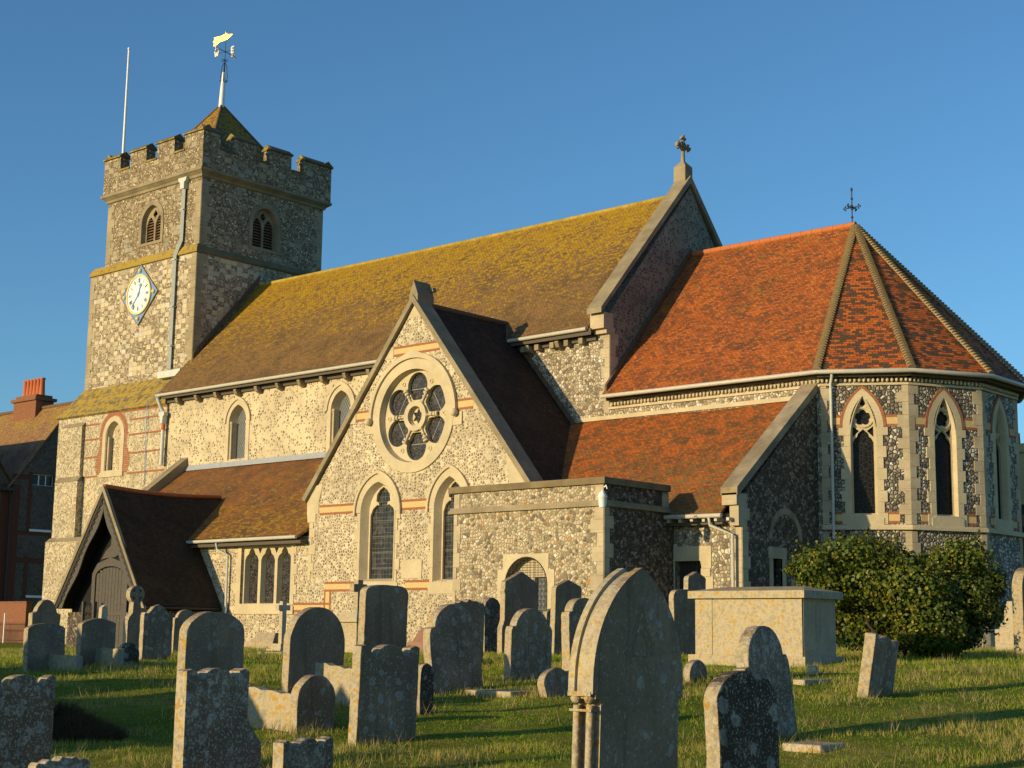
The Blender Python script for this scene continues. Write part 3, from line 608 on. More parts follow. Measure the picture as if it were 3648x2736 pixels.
for i, s_ in enumerate(R12):
    a = math.radians(90-30*i); rd = Vector((math.cos(a), math.sin(a))); tn = Vector((math.sin(a), -math.cos(a)))
    wd_ = {'I': .045, 'V': .1, 'X': .1}; tot = sum(wd_[c] for c in s_); x = -tot/2
    def bar(p, q, w=.012):
        d = (q-p).normalized(); n = Vector((-d.y, d.x))*w
        L = [p-n, q-n, q+n, p+n]; L = [(c0+v.x, c1+v.y) for v in L]; t.plate(F, L, d0=.1, d1=.108)
    for c in s_:
        k = wd_[c]; L, R_ = x+.015, x+k-.015; m_ = (L+R_)/2; x += k
        f = lambda xx, rr: tn*xx+rd*rr
        if c == 'I': bar(f(m_, .62), f(m_, .86), .016)
        elif c == 'V': bar(f(L, .86), f(m_, .62)); bar(f(R_, .86), f(m_, .62))
        else: bar(f(L, .86), f(R_, .62)); bar(f(R_, .86), f(L, .62))
part(t, 'numeral', M['black_paint'], clock)
t = MB()
def hand(ang, L, w, blob):
    a = math.radians(90-ang); d = Vector((math.cos(a), math.sin(a))); n = Vector((-d.y, d.x)); c = Vector((c0, c1))
    P = [c-d*.15-n*w, c+d*L*.8-n*w, c+d*L, c+d*L*.8+n*w, c-d*.15+n*w]; t.plate(F, [tuple(p) for p in P][::1], d0=.12, d1=.135)
    if blob: q = c+d*L*.8; t.plate(F, circ(q.x, q.y, .1, 14), d0=.118, d1=.138)
hand(18.5, .62, .035, True); hand(222, .9, .028, False); t.plate(F, circ(c0, c1, .07, 14), d0=.11, d1=.15)
part(t, 'clock_hand', M['blue'], clock)
t = MB()
for a, b in ((0, 1.26), (1.26, 0), (0, -1.26), (-1.26, 0)): t.ball((c0+a, TY0-.08, c1+b), .12)
part(t, 'gold_boss', M['gold_paint'], clock)

# ---- nave
NY, NX0, NX1, EY, EZ, RY, RZ = 43.8, -60.9, -34.05, 43.35, 11.18, 49.0, 17.52
F = south(NY)
cw = [(-55.6,), (-48.6,)]
t = MB()
t.plate(F, rect(NX0, NX1, -1, 11.4), [arch(c[0], .66, 7.72, 9.4, 10.25) for c in cw], d0=-.5, d1=0, mi=0, back=False)
t.plate(south(NY), rect(-38.9, NX1-.001, 7.2, 11.25), d0=-.02, d1=.004, mi=1)
nave = part(t, 'nave_wall', [M['flint_nave'], M['flint_chancel']], label='cream mortared clerestory wall with scattered flints')
t = MB()
gab = [(NY+.004, 5), (54.2, 5), (54.2, 11.3), (RY, 17.72), (NY+.004, 11.75)]
t.plate(east(NX1+.004), gab, d0=-.5, d1=0)
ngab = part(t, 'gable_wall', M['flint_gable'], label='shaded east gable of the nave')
t = MB()
quoins(t, south(NY), NX1, -1, 8.0, 11.2, .42, .26, .4); quoins(t, east(NX1), NY, 1, 9.3, 11.2, .5, .3, .4)
t.box(NX1-.62, NX1+.02, 43.42, 44.0, 11.12, 11.72); t.box(NX1-.55, NX1+.01, 43.6, 44.0, 10.95, 11.14)
part(t, 'kneeler', M['quoin'], ngab)
t = MB()
for ys in (1, -1):
    f = lambda y, z: (RY+(y-RY)*ys, z)
    lp = [f(43.22, 11.66), f(43.22, 11.86), f(RY, 18.22), f(RY, 17.9)]
    if ys < 0: lp = lp[::-1]
    t.plate(east(NX1+.06), lp if ys > 0 else lp, d0=-.68, d1=0)
cp = part(t, 'coping', M['coping'], ngab)
t = MB(); q = -34.38
t.box(q-.28, q+.28, 48.75, 49.25, 17.95, 18.62); t.add([(q-.28, 48.75, 18.62), (q+.28, 48.75, 18.62), (q+.28, 49.25, 18.62), (q-.28, 49.25, 18.62), (q-.08, 48.92, 18.85), (q+.08, 48.92, 18.85), (q+.08, 49.08, 18.85), (q-.08, 49.08, 18.85)], [(0, 1, 5, 4), (1, 2, 6, 5), (2, 3, 7, 6), (3, 0, 4, 7)])
t.tube([(q, 49, 18.6), (q, 49, 19.3), (q, 49, 19.9)], .08, 8, rs=[.1, .075, .07])
rc = Vector((q, 49, 19.5))
for a in range(4):
    d = [Y3, -Y3, Z3, -Z3][a]; n = Z3 if abs(d.y) > .5 else Y3
    if a < 3:
        t.tube([rc, rc+d*.36], .06, 6); e = rc+d*.3
        for s_ in (-1, 1): t.tube([e, e+n*s_*.15+d*.04], .06, 6, rs=[.05, .07])
        t.tube([e, e+d*.16], .07, 6, rs=[.05, .085])
t.tube([rc+(Y3*math.cos(i*math.pi/6)+Z3*math.sin(i*math.pi/6))*.2 for i in range(13)], .035, 6, caps=False)
part(t, 'gable_cross', M['coping'], label='weathered floriated stone cross on the nave gable')
# roof
def roof_slope(mb, x0, x1, ey, ez, ry, rz, th=.1, mi=0, nx=14, sag=.05, x0t=None, x1t=None):
    x0t = x0 if x0t is None else x0t; x1t = x1 if x1t is None else x1t; ny = 5
    g = []
    for j in range(ny+1):
        for i in range(nx+1):
            a, b = i/nx, j/ny; xa = x0+(x0t-x0)*b; xb = x1+(x1t-x1)*b; x = xa+(xb-xa)*a
            z = ez+(rz-ez)*b-(sag*math.sin(math.pi*a)*b)+noise.noise(Vector((x*.4, b*2, ez)))*.03
            g.append((x, ey+(ry-ey)*b, z))
    fs = [(j*(nx+1)+i, j*(nx+1)+i+1, (j+1)*(nx+1)+i+1, (j+1)*(nx+1)+i) for j in range(ny) for i in range(nx)]
    if ry < ey: fs = [f[::-1] for f in fs]
    mb.add(g, fs, mi, True)
    b0 = [(x0, ey, ez), (x1, ey, ez), (x1t, ry, rz), (x0t, ry, rz)]; lo = [(x, y, z-th) for x, y, z in b0]
    mb.add(b0+lo, [(0, 4, 5, 1), (1, 5, 6, 2), (3, 7, 4, 0), (4, 7, 6, 5)], mi)
t = MB(); roof_slope(t, -61.15, -34.7, EY-.02, EZ+.05, RY, RZ); roof_slope(t, -61.15, -34.7, 54.6, EZ, RY, RZ-.01)
nroof = part(t, 'nave_roof', M['tile_nave'], label='long brown tile nave roof covered in yellow lichen towards the ridge')
t = MB()
for i in range(58):
    x = -60.9+i*.45; zz = RZ-.05*math.sin(math.pi*(x+61.15)/26.45)
    t.tube([(x, RY, zz-.0), (x+.44, RY, zz-.0)], .1, 8)
part(t, 'ridge_tile', M['ridge_lichen'], nroof)
t = MB()                                                   # brick flashing up the tower's east face
for i in range(22):
    a, b = i/22, (i+.9)/22; y0, z0, y1, z1 = 45.0, 13.1, 49.0, 17.75
    t.slab([(TX1+.09, y0+(y1-y0)*a, z0+(z1-z0)*a), (TX1+.09, y0+(y1-y0)*b, z0+(z1-z0)*b), (TX1+.09, y0+(y1-y0)*b, z0+(z1-z0)*b+.3), (TX1+.09, y0+(y1-y0)*a, z0+(z1-z0)*a+.3)], .1)
part(t, 'flashing', M['ridge_brown'], nroof)
def gutter(name, pts, parent, r=.075, fas=True, dy=.1):
    t = MB(); t.tube(pts, r, 10, mi=0)
    for p in pts: pass
    g = part(t, name, [M['gutter']], parent); return g
gutter('gutter', [(-61.3, EY-.06, EZ-.08), (-41.2, EY-.06, EZ-.06)], nroof); gutter('gutter', [(-38.6, EY-.06, EZ-.06), (-34.75, EY-.06, EZ-.04)], nroof)
t = MB(); t.box(-61.15, -34.6, EY+.02, EY+.06, EZ-.26, EZ-.02); t.box(-61.15, -34.6, EY+.06, NY+.01, EZ-.14, EZ-.1)
t.box(-61.1, -34.6, NY-.12, NY-.002, EZ-.42, EZ-.15)
part(t, 'fascia', M['fascia'], nroof)
t = MB()
for i in range(17):
    x = -59.9+i*1.475
    if x > -34.4 or -44.5 < x < -38.2: continue
    t.plate(east(x+.09), [(NY-.38, EZ-.36), (NY-.3, EZ-.52), (NY-.02, EZ-.62), (NY-.02, EZ-.3), (NY-.38, EZ-.3)], d0=-.18, d1=0)
for x in (-38.05, -37.35, -36.6, -35.9, -35.2): t.box(x-.1, x+.1, NY-.3, NY+.0, EZ-.52, EZ-.3)
part(t, 'corbel', M['coping'], nave)
for c in cw:
    t = MB(); x = c[0]
    t.plate(F, arch(x, .86, 7.5, 9.4, 10.5), [(arch(x, .63, 7.66, 9.4, 10.22), arch(x, .5, 7.75, 9.4, 10.1))], d0=-.36, d1=.03)
    t.plate(F, aband(x, .95, .83, 9.4, 10.6, 10.46), d0=0, d1=.09)
    for s_ in (-1, 1):
        t.tube([(x+s_*.55, NY+.08, 7.7), (x+s_*.55, NY+.08, 9.35)], .05, 8); t.ball((x+s_*.55, NY+.08, 9.4), .085)
    wn = part(t, 'clerestory_window', M['stone'])
    t = MB(); t.plate(south(NY+.36), arch(x, .55, 7.66, 9.4, 10.15), d0=-.02, d1=0); part(t, 'glass', M['glass_diamond'], wn)
t = MB()                                                   # nave rain-water pipe at the tower corner
t.tube([(-61.15, 43.25, 11.0), (-61.1, 43.4, 10.6), (-61.05, 43.55, 10.35)], .09, 8)
t.plate(south(43.45), [(-61.14, 9.75), (-60.96, 9.75), (-60.92, 10.1), (-60.84, 10.14), (-60.84, 10.3), (-61.28, 10.3), (-61.28, 10.14), (-61.18, 10.1)], d0=-.24, d1=0)
t.tube([(-61.05, 43.6, 9.8), (-61.1, 43.62, 7.75)], .09, 10)
p = part(t, 'downpipe', M['pipe'], nave)
t = MB(); t.tube([(-61.05, 43.6, 9.72), (-61.05, 43.6, 9.45)], .105, 10); part(t, 'rusty_collar', M['terracotta'], p)

# ---- west aisle (south aisle, left of the transept)
AY = 39.0
ash = [ [(-47.0+dx, z) for dx, z in []] ]
t = MB()
awin = rect(-48.9, -45.86, 1.0, 3.3)
t.plate(south(AY), rect(-59.6, -44.853, -1.2, 3.6), [awin], d0=-.4, d1=0, back=False)
aw = part(t, 'aisle_wall', M['flint_transept'], label='low flint aisle wall with a three-light window')
t = MB(); roof_slope(t, -59.3, -45.0, 38.58, 3.62, 43.75, 7.42, x1t=-43.2, nx=10)
ar = part(t, 'aisle_roof', M['tile_west_aisle'], label='lower tile roof of brown, red and yellow lichened tiles left of the transept')
gutter('gutter', [(-51.9, 38.5, 3.52), (-45.05, 38.5, 3.54)], ar, .07)
t = MB(); t.box(-59.3, -44.9, 38.6, 38.98, 3.3, 3.42); part(t, 'fascia', M['fascia'], ar)
t = MB(); t.slab([(-59.7, 43.62, 7.36), (-43.3, 43.62, 7.36), (-43.3, 43.78, 7.62), (-59.7, 43.78, 7.62)], .02); part(t, 'lead_flashing', M['lead'], ar)
t = MB(); t.plate(east(-59.25), [(38.4, 3.4), (38.4, 3.72), (43.8, 8.02), (43.8, 7.4)], d0=-.55, d1=0); part(t, 'coping', M['coping'], ar)
t = MB()
def ogee_light(cx, hw, z0, zs, za):
    L = [(cx-hw, z0), (cx+hw, z0), (cx+hw, zs), (cx+hw*.8, zs+(za-zs)*.3), (cx+hw*.45, zs+(za-zs)*.5), (cx+hw*.42, zs+(za-zs)*.62), (cx+hw*.3, zs+(za-zs)*.82), (cx, za)]
    return L+[(2*cx-x, z) for x, z in L[6:1:-1]]
lights = [-48.38, -47.38, -46.38]
t.plate(south(AY), rect(-49.12, -45.72, .92, 3.33), [awin], d0=-.02, d1=.025)
t.plate(south(AY), [(-49.2, .62), (-45.62, .62), (-45.62, .92), (-45.9, 1.02), (-48.9, 1.02), (-49.2, .92)], d0=-.4, d1=.06)
t.plate(south(AY+.1), awin, [(ogee_light(c, .42, 1.03, 2.75, 3.24), ogee_light(c, .36, 1.06, 2.72, 3.18)) for c in lights]+[[(a, 2.98), (a+.12, 3.2), (a-.12, 3.2)] for a in (-47.88, -46.88)], d0=-.22, d1=0)
quoins(t, south(AY), -49.0, -1, 1.0, 3.2, .28, .14, .42, .022); quoins(t, south(AY), -45.8, 1, 1.0, 3.2, .26, .14, .42, .022)
wn = part(t, 'aisle_window', M['stone'], label='three-light window with cusped heads')
t = MB(); t.plate(south(AY+.33), rect(-48.9, -45.86, 1.0, 3.3), d0=-.02, d1=0); part(t, 'glass', M['glass_stained'], wn)
t = MB(); t.tube([(-50.0, 38.55, 3.45), (-50.0, 38.6, 3.2), (-49.62, 38.85, 2.98), (-49.62, 38.88, -.9)], .05, 8); part(t, 'downpipe', M['pipe'], aw)

# ---- transept
TAX, TAZ = -39.4, 12.3
xl, xr = -44.85, -33.75
F = south(AY)
lw = [(-41.08, .93, .62), (-37.42, .78, .5)]
rc0, rc1 = -39.37, 7.8
t = MB()
t.plate(F, [(xl, -1.2), (xr, -1.2), (xr, 4.9), (TAX, 11.95), (xl, 5.0)], [arch(c, hw, 1.8, 4.35, 5.5) for c, hw, _ in lw]+[circ(rc0, rc1, 1.78, 40)], d0=-.5, d1=0, back=False)
t.plate(east(xr+.004), rect(AY+.004, NY, -1, 4.85), d0=-.4, d1=0)
t.plate((Vector((xl, 0, 0)), Y3, Z3, X3), rect(AY+.003, NY, 0, 4.9), d0=0, d1=.4)
tr = part(t, 'transept_wall', M['flint_transept'], label='tall flint transept gable with rose window and two lancets')
t = MB()
for a, b, c, d in ((-44.3, -42.2, 4.36, 4.74), (-40.0, -38.5, 4.36, 4.74), (-40.45, -38.06, 10.08, 10.45), (-42.4, -41.45, 7.8, 8.2), (-37.25, -36.38, 7.8, 8.2), (-43.9, -42.2, 1.46, 1.83), (-39.57, -38.28, 1.48, 1.84), (-45.66, -43.5, .7, 1.05)): bands(t, F, a, b, c, d)
t.plate(F, rect(-43.9, -43.815, .62, 1.46), d0=-.02, d1=.014, mi=0); t.plate(F, rect(-43.815, -43.6, .6, 1.46), d0=-.02, d1=.011, mi=1); t.plate(F, rect(-43.6, -43.515, .7, 1.5), d0=-.02, d1=.013, mi=0)
part(t, 'brick_banding', [M['red_brick'], M['yellow_brick']], tr)
t = MB(); sl = (TAZ-5.1)/(TAX+45.15)
t.plate(F, [(-45.2, 5.02), (-45.05, 4.9), (TAX, 12.0), (-33.72, 4.95), (-33.55, 5.05), (TAX, 12.3)], d0=-.62, d1=.16)
t.plate(F, [(-39.62, 12.02), (-39.18, 12.02), (-39.18, 12.3), (-39.4, 12.85), (-39.62, 12.3)], d0=-.75, d1=.1)
t.plate(F, [(-39.72, 12.5), (-39.08, 12.5), (-39.14, 12.66), (-39.66, 12.66)], d0=-.8, d1=-.62)
part(t, 'coping', M['coping'], tr)
t = MB()
t.plate(F, [(-45.02, 4.42), (-44.35, 4.42), (-44.35, 4.9), (-44.15, 5.55), (-44.62, 5.5), (-45.02, 5.02)], d0=-.3, d1=.022)
t.plate(F, [(-44.95, 4.1), (-44.5, 4.1), (-44.5, 4.42), (-45.0, 4.42)], d0=-.3, d1=.03)
t.plate(F, [(-34.6, 4.9), (-33.62, 4.9), (-33.62, 5.05), (-34.55, 6.1), (-34.8, 6.1)], d0=-.3, d1=.022)
t.plate(F, [(-38.06, 10.0), (-37.65, 10.0), (-38.1, 10.5), (-38.06, 10.5)], d0=-.1, d1=.02); t.plate(F, [(-40.95, 10.02), (-40.46, 10.02), (-40.46, 10.46), (-40.62, 10.46)], d0=-.1, d1=.02)
t.plate(F, [(-42.95, 7.74), (-42.42, 7.74), (-42.42, 8.2), (-42.58, 8.2)], d0=-.1, d1=.02); t.plate(F, [(-36.36, 7.76), (-35.95, 7.76), (-36.2, 8.1), (-36.36, 8.2)], d0=-.1, d1=.02)
t.plate(F, [(-39.75, 11.45), (-39.05, 11.45), (-39.4, 11.95)], d0=-.1, d1=.02)
quoins(t, F, xl, 1, 1.9, 4.1, .34, .18, .32, .022)
t.plate(F, rect(-39.77, -38.73, 1.9, 2.57), d0=-.02, d1=.03)
part(t, 'kneeler', M['stone'], tr)
# rose window
t = MB()
t.plate(F, circ(rc0, rc1, 2.1, 56), [(circ(rc0, rc1, 1.72, 56), circ(rc0, rc1, 1.66, 56))], d0=-.3, d1=.06)
ho = [(rc0+2.24*math.cos(a), rc1+2.24*math.sin(a)*1.03) for a in [math.pi*i/28 for i in range(29)]]; hi_ = [(rc0+2.1*math.cos(a), rc1+2.1*math.sin(a)*1.01) for a in [math.pi*i/28 for i in range(29)]]
ho[14] = (rc0, rc1+2.42); ho[13] = (ho[13][0], ho[13][1]+.05); ho[15] = (ho[15][0], ho[15][1]+.05)
t.plate(F, ho+hi_[::-1], d0=0, d1=.14)
for s_ in (-1, 1): t.plate(F, rect(rc0+s_*2.22-.27, rc0+s_*2.22+.27, 7.27, 7.75), d0=0, d1=.05); t.ball((rc0+s_*2.2, AY-.16, 7.72), .15)
rose = part(t, 'rose_window', M['stone'], label='round six-petalled rose window')
Fr = south(AY+.2); petals = []; cuts = []
for k in range(6):
    a = math.radians(90+60*k); c_, s_ = math.cos(a), math.sin(a)
    L = [(.60, -.21), (.70, -.29), (.86, -.37), (.95, -.40)]
    rr, cc = .505, 1.125
    arc = [(cc+rr*math.cos(q), rr*math.sin(q)) for q in [math.radians(-115+230*i/16) for i in range(17)]]
    loc = L[:3]+arc+[(x, -y) for x, y in L[:3]][::-1]
    petals.append([(rc0+x*c_-y*s_, rc1+x*s_+y*c_) for x, y in loc])
    b = a+math.radians(30); cuts.append(circ(rc0+1.42*math.cos(b), rc1+1.42*math.sin(b), .09, 12))
t = MB()
t.plate(Fr, circ(rc0, rc1, 1.70, 56), petals+[circ(rc0, rc1, .34, 24)], d0=-.16, d1=0)
for q_ in cuts: t.plate(Fr, q_, [[(rc0+0+(x_-sum(p[0] for p in q_)/12)*.62+sum(p[0] for p in q_)/12-rc0, (z_-sum(p[1] for p in q_)/12)*.62+sum(p[1] for p in q_)/12) for x_, z_ in q_]], d0=0, d1=.03)
t.plate(Fr, circ(rc0, rc1, .56, 40), [circ(rc0, rc1, .36, 40)], d0=0, d1=.12)
star = []
for i in range(12): r_ = .33 if i % 2 == 0 else .17; star.append((rc0+r_*math.cos(math.radians(90+30*i)), rc1+r_*math.sin(math.radians(90+30*i))))
t.plate(Fr, circ(rc0, rc1, .35, 24), [star], d0=-.16, d1=-.09)
for k in range(6):
    a = math.radians(60*k); f = lambda r: (rc0+r*math.cos(a), AY+.16, rc1+r*math.sin(a))
    t.tube([f(.54), f(1.12)], .045, 8); 
    for r0, r1, R_ in ((.54, .6, .08), (.78, .82, .075), (.92, 1.0, .1), (1.04, 1.12, .11)): t.tube([f(r0), f(r1)], R_, 8)
part(t, 'tracery', M['stone'], rose)
t = MB(); t.plate(south(AY+.36), circ(rc0, rc1, 1.70, 40), d0=-.02, d1=0); part(t, 'glass', M['glass_stained'], rose)
t = MB()
for k in range(6):
    a = math.radians(90+60*k); c_, s_ = math.cos(a), math.sin(a); P = lambda x, y: (rc0+x*c_-y*s_, AY+.35, rc1+x*s_+y*c_)
    t.tube([P(1.02, -.43), P(1.02, .43)], .012, 4); 
part(t, 'glazing_bar', M['gutter'], rose)
# lancets
def lancet(F0, c, hw, gw, z0, zs, za, depth=.36):
    O, U, V, N = F0; t = MB()
    t.plate(F0, aband(c, hw+.25, hw-.0, zs, za+.31, za), d0=-.02, d1=.043)
    t.plate(F0, aband(c, hw+.32, hw+.23, zs, za+.40, za+.28, .1), d0=0, d1=.11)
    t.plate(F0, arch(c, hw+.015, z0-.02, zs, za+.02), [(arch(c, hw-.03, z0, zs, za-.03), arch(c, gw, z0+.06, zs, za-.16))], d0=-depth, d1=.046)
    for s_ in (-1, 1):
        z = z0-.02; k = 0
        while z < zs-.05:
            hh = min(random.uniform(.4, .6), zs-z); L = hw+(.27 if k % 2 else .13); a, b = sorted((c+s_*(hw-.01), c+s_*L)); t.plate(F0, rect(a, b, z, z+hh-.008), d0=-.02, d1=.03); z += hh; k += 1
    t.plate(F0, [(c-hw-.2, z0-.42), (c+hw+.2, z0-.42), (c+hw+.2, z0-.06), (c+hw, z0), (c-hw, z0), (c-hw-.2, z0-.06)], d0=-.1, d1=.035)
    a = O+U*(c-hw)+V*(z0+.0)+N*.03; b = O+U*(c+hw)+V*z0+N*.03; d_ = -N*(depth+.02)+V*.1
    t.slab([a, b, b+d_, a+d_], .03)
    g = gw+.015
    cus = [(c-g*.9, z0+.1), (c+g*.9, z0+.1), (c+g*.9, zs-.1), (c+g*.72, zs+.16), (c+g*.42, zs+.3), (c+g*.3, zs+.26), (c+g*.32, zs+.38), (c+g*.5, zs+.42), (c+g*.46, zs+.68), (c+g*.25, zs+.85), (c, za-.2)]
    cus += [(2*c-x, z) for x, z in cus[9:1:-1]]
    t.plate((O-N*depth, U, V, N), arch(c, gw+.05, z0+.0, zs, za-.1), [cus], d0=-.08, d1=.02)
    wn = part(t, 'lancet_window', M['stone'])
    q = MB(); q.plate((O-N*(depth+.09), U, V, N), arch(c, gw+.04, z0+.02, zs, za-.12), d0=-.02, d1=0); part(q, 'glass', M['glass_rect'], wn)
lancet(F, -41.08, .93, .72, 1.82, 4.35, 5.5, .27); lancet(F, -37.42, .78, .60, 1.76, 4.35, 5.5, .27)
# transept roof (ridge runs north-south)
t = MB(); zr, k_ = 12.02, 1.208
def ns_roof(mb, xc, zr, xe, ze, y0, y1, mi=0):
    n = 8
    for i in range(n):
        a, b = y0+(y1-y0)*i/n, y0+(y1-y0)*(i+1)/n
        q = [(xe, a, ze), (xe, b, ze), (xc, b, zr), (xc, a, zr)]
        if xe < xc: q = q[::-1]
        mb.add(q, [(0, 1, 2, 3)], mi)
ns_roof(t, TAX, zr, -33.4, zr-k_*6.0, 39.15, 46.5); ns_roof(t, TAX, zr, -45.3, zr-k_*5.9, 39.15, 46.5)
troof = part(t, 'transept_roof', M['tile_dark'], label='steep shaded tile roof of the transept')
t = MB()
for i in range(10): t.tube([(TAX, 39.7+i*.44, zr-.0), (TAX, 40.13+i*.44, zr)], .11, 8)
part(t, 'ridge_tile', M['ridge_brown'], troof)
t = MB(); t.plate(east(-38.62), [(43.25, 11.15), (43.75, 11.2), (43.75, 11.5), (43.3, 11.6)], d0=-.06, d1=0)
for i in range(12):                                        # brick flashing where roof meets the clerestory
    a, b = i/12, (i+.92)/12; X_ = lambda q: -39.0+4.2*q; Z_ = lambda q: 11.54-1.208*(4.2*q)+.05
    t.slab([(X_(a), NY-.07, Z_(a)), (X_(b), NY-.07, Z_(b)), (X_(b), NY-.07, Z_(b)+.24), (X_(a), NY-.07, Z_(a)+.24)], .06)
part(t, 'flashing', M['ridge_brown'], troof)

# ---- chancel aisle and chancel
CAY, CAX, CZ0, CZ1 = 39.25, -25.45, 3.68, 7.76
F = south(CAY)
t = MB()
t.plate(F, rect(-33.6, CAX, -1.2, 3.7), [rect(-27.9, -26.93, -1, 2.28)], d0=-.4, d1=0, mi=0, back=False)
ew = [(CAY+.004, -1), (NY, -1), (NY, 7.95), (CAY+.004, 4.15)]
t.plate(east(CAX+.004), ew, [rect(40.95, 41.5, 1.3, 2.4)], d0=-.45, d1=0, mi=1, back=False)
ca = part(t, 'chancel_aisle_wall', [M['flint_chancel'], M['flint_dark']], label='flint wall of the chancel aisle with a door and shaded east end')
t = MB()
t.plate(F, [(-28.35, 2.28), (-28.0, 2.28), (-27.9, 2.28), (-26.95, 2.28), (-26.9, 2.05), (-26.55, 2.05), (-26.55, 2.73), (-28.35, 2.73)], d0=-.1, d1=.03)
quoins(t, F, -26.93, 1, -1, 2.05, .42, .34, .5, .03); quoins(t, F, -27.9, -1, -1, 2.28, .42, .34, .5, .03)
part(t, 'door_surround', M['stone'], ca)
t = MB(); t.box(-27.95, -26.9, CAY+.25, CAY+.3, -1, 2.3)
for i in range(7): t.box(-27.9+i*.145, -27.9+i*.145+.13, CAY+.22, CAY+.251, -1, 2.27)
part(t, 'door', M['wood_dark'], ca)
t = MB()
quoins(t, F, CAX, -1, -.6, 3.3, .36, .24, .36, .02); quoins(t, east(CAX), CAY, 1, -.6, 4.0, .4, .3, .36, .02)
t.box(CAX-.5, CAX+.03, 38.93, 39.5, 3.92, 4.28); t.box(CAX-.3, CAX+.02, 39.05, 39.4, 3.3, 3.94)
t.plate(east(CAX), rect(40.7, 41.75, 2.4, 2.75), [], d0=-.05, d1=.03); t.plate(east(CAX), rect(40.75, 40.95, .6, 2.4), d0=-.05, d1=.03); t.plate(east(CAX), rect(41.5, 41.7, .6, 2.4), d0=-.05, d1=.03); t.plate(east(CAX), rect(42.0, 42.2, .6, 2.3), d0=-.05, d1=.03)
part(t, 'quoin', M['quoin'], ca)
t = MB(); t.box(CAX-.3, CAX-.25, 40.9, 41.55, 1.2, 2.45); part(t, 'glass', M['glass_rect'], ca)
t = MB(); ao = arch(41.75, .98, 2.98, 3.0, 4.0); ai = arch(41.75, .78, 2.9, 3.0, 3.8)
t.plate(east(CAX), aband(41.75, .98, .80, 3.0, 4.0, 3.8), d0=-.02, d1=.014); part(t, 'relieving_arch', M['coping_rough'], ca)
t = MB(); t.plate(east(CAX+.06), [(38.93, 4.22), (39.0, 4.2), (NY+.15, 8.12), (NY+.15, 8.4), (38.93, 4.46)], d0=-.6, d1=0)
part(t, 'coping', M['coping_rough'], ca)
t = MB(); roof_slope(t, -33.35, CAX-.5, 38.85, CZ0, NY-.02, CZ1, x0t=-36.3, nx=8)
car = part(t, 'chancel_aisle_roof', M['tile_aisle'], label='orange tile lean-to roof between the vestry and the chancel')
gutter('gutter', [(-28.6, 38.77, 3.62), (CAX-.42, 38.77, 3.6)], car, .07)
t = MB(); 
for i in range(9): x = -29.2+i*.44; t.box(x-.05, x+.05, 38.83, 39.25, 3.44, 3.54)
part(t, 'rafter_end', M['gutter'], car)
t = MB(); t.box(-33.3, CAX-.5, 38.95, 39.24, 3.35, 3.42); part(t, 'fascia', M['fascia'], car)
t = MB(); t.tube([(-26.32, 38.77, 3.58), (-26.3, 38.8, 3.32), (-25.66, 39.05, 3.04), (-25.66, 39.08, -.6)], .055, 8); part(t, 'downpipe', M['gutter'], ca)
t = MB()
t.plate(south(NY), rect(NX1+.01, -25.3, -1, 8.7), d0=-.3, d1=-.002, mi=0, back=False)
t.plate(south(NY), rect(-35.5, -25.4, 7.75, 7.9), d0=-.05, d1=.06, mi=1)
for z0, z1, d in ((8.12, 8.2, .06), (8.42, 8.6, .22)): t.plate(south(NY), rect(NX1, -25.3, z0, z1), d0=-.05, d1=d, mi=1 if z0 < 8.3 else 2)
cw_ = part(t, 'chancel_wall', [M['flint_chancel'], M['stone'], M['fascia']])
t = MB()
for i in range(58):
    x = -33.9+i*.15; t.ball((x, NY-.04, 8.3), .065, sz=1.2, n=6)
part(t, 'carved_frieze', M['stone'], cw_)
# chancel roof and apse
s12 = 3.0; ACX, ACY, AP = -26.7, 49.0, 5.6
def dod(ap, k): a = math.radians(-75+30*k); R_ = ap/math.cos(math.radians(15)); return (ACX+R_*math.cos(a), ACY+R_*math.sin(a))
apex = Vector((-26.75, 49.0, 14.92)); GZ = 8.6
t = MB(); roof_slope(t, NX1-.05, dod(AP, 0)[0], 43.38, GZ, RY, 14.95, x1t=-26.75, nx=8, sag=.02); roof_slope(t, NX1, dod(AP, 0)[0], 54.6, GZ, RY, 14.94, x1t=-26.75, nx=8, sag=.02)
cro = part(t, 'chancel_roof', M['tile_chancel'], label='steep orange-red tile chancel roof')
t = MB()
for i in range(16): t.tube([(-33.9+i*.45, RY, 14.95), (-33.46+i*.45, RY, 14.95)], .12, 8)
part(t, 'ridge_tile', M['ridge_red'], cro)
t = MB()
for i in range(24):
    a, b = i/24, (i+.93)/24; y0, z0, y1, z1 = 43.5, 8.75, 49.0, 14.98
    t.slab([(NX1+.1, y0+(y1-y0)*a, z0+(z1-z0)*a), (NX1+.1, y0+(y1-y0)*b, z0+(z1-z0)*b), (NX1+.1, y0+(y1-y0)*b, z0+(z1-z0)*b+.24), (NX1+.1, y0+(y1-y0)*a, z0+(z1-z0)*a+.24)], .1)
part(t, 'flashing', M['ridge_brown'], cro)
t = MB()
for k in range(5):
    a, b = dod(AP, k), dod(AP, k+1); n = 6
    for i in range(n):
        p = lambda q, f: Vector((q[0], q[1], GZ)).lerp(apex, f)
        f0, f1 = i/n, (i+1)/n
        if i < n-1: t.add([p(a, f0), p(b, f0), p(b, f1), p(a, f1)], [(0, 1, 2, 3)])
        else: t.add([p(a, f0), p(b, f0), apex], [(0, 1, 2)])
    t.add([(*a, GZ), (*b, GZ), (*b, GZ-.1), (*a, GZ-.1)], [(3, 2, 1, 0)]); t.add([(*a, GZ-.1), (*b, GZ-.1), (ACX, ACY, GZ-.1)], [(0, 2, 1)])
apr = part(t, 'apse_roof', M['tile_apse'], label='faceted orange and black tile apse roof')
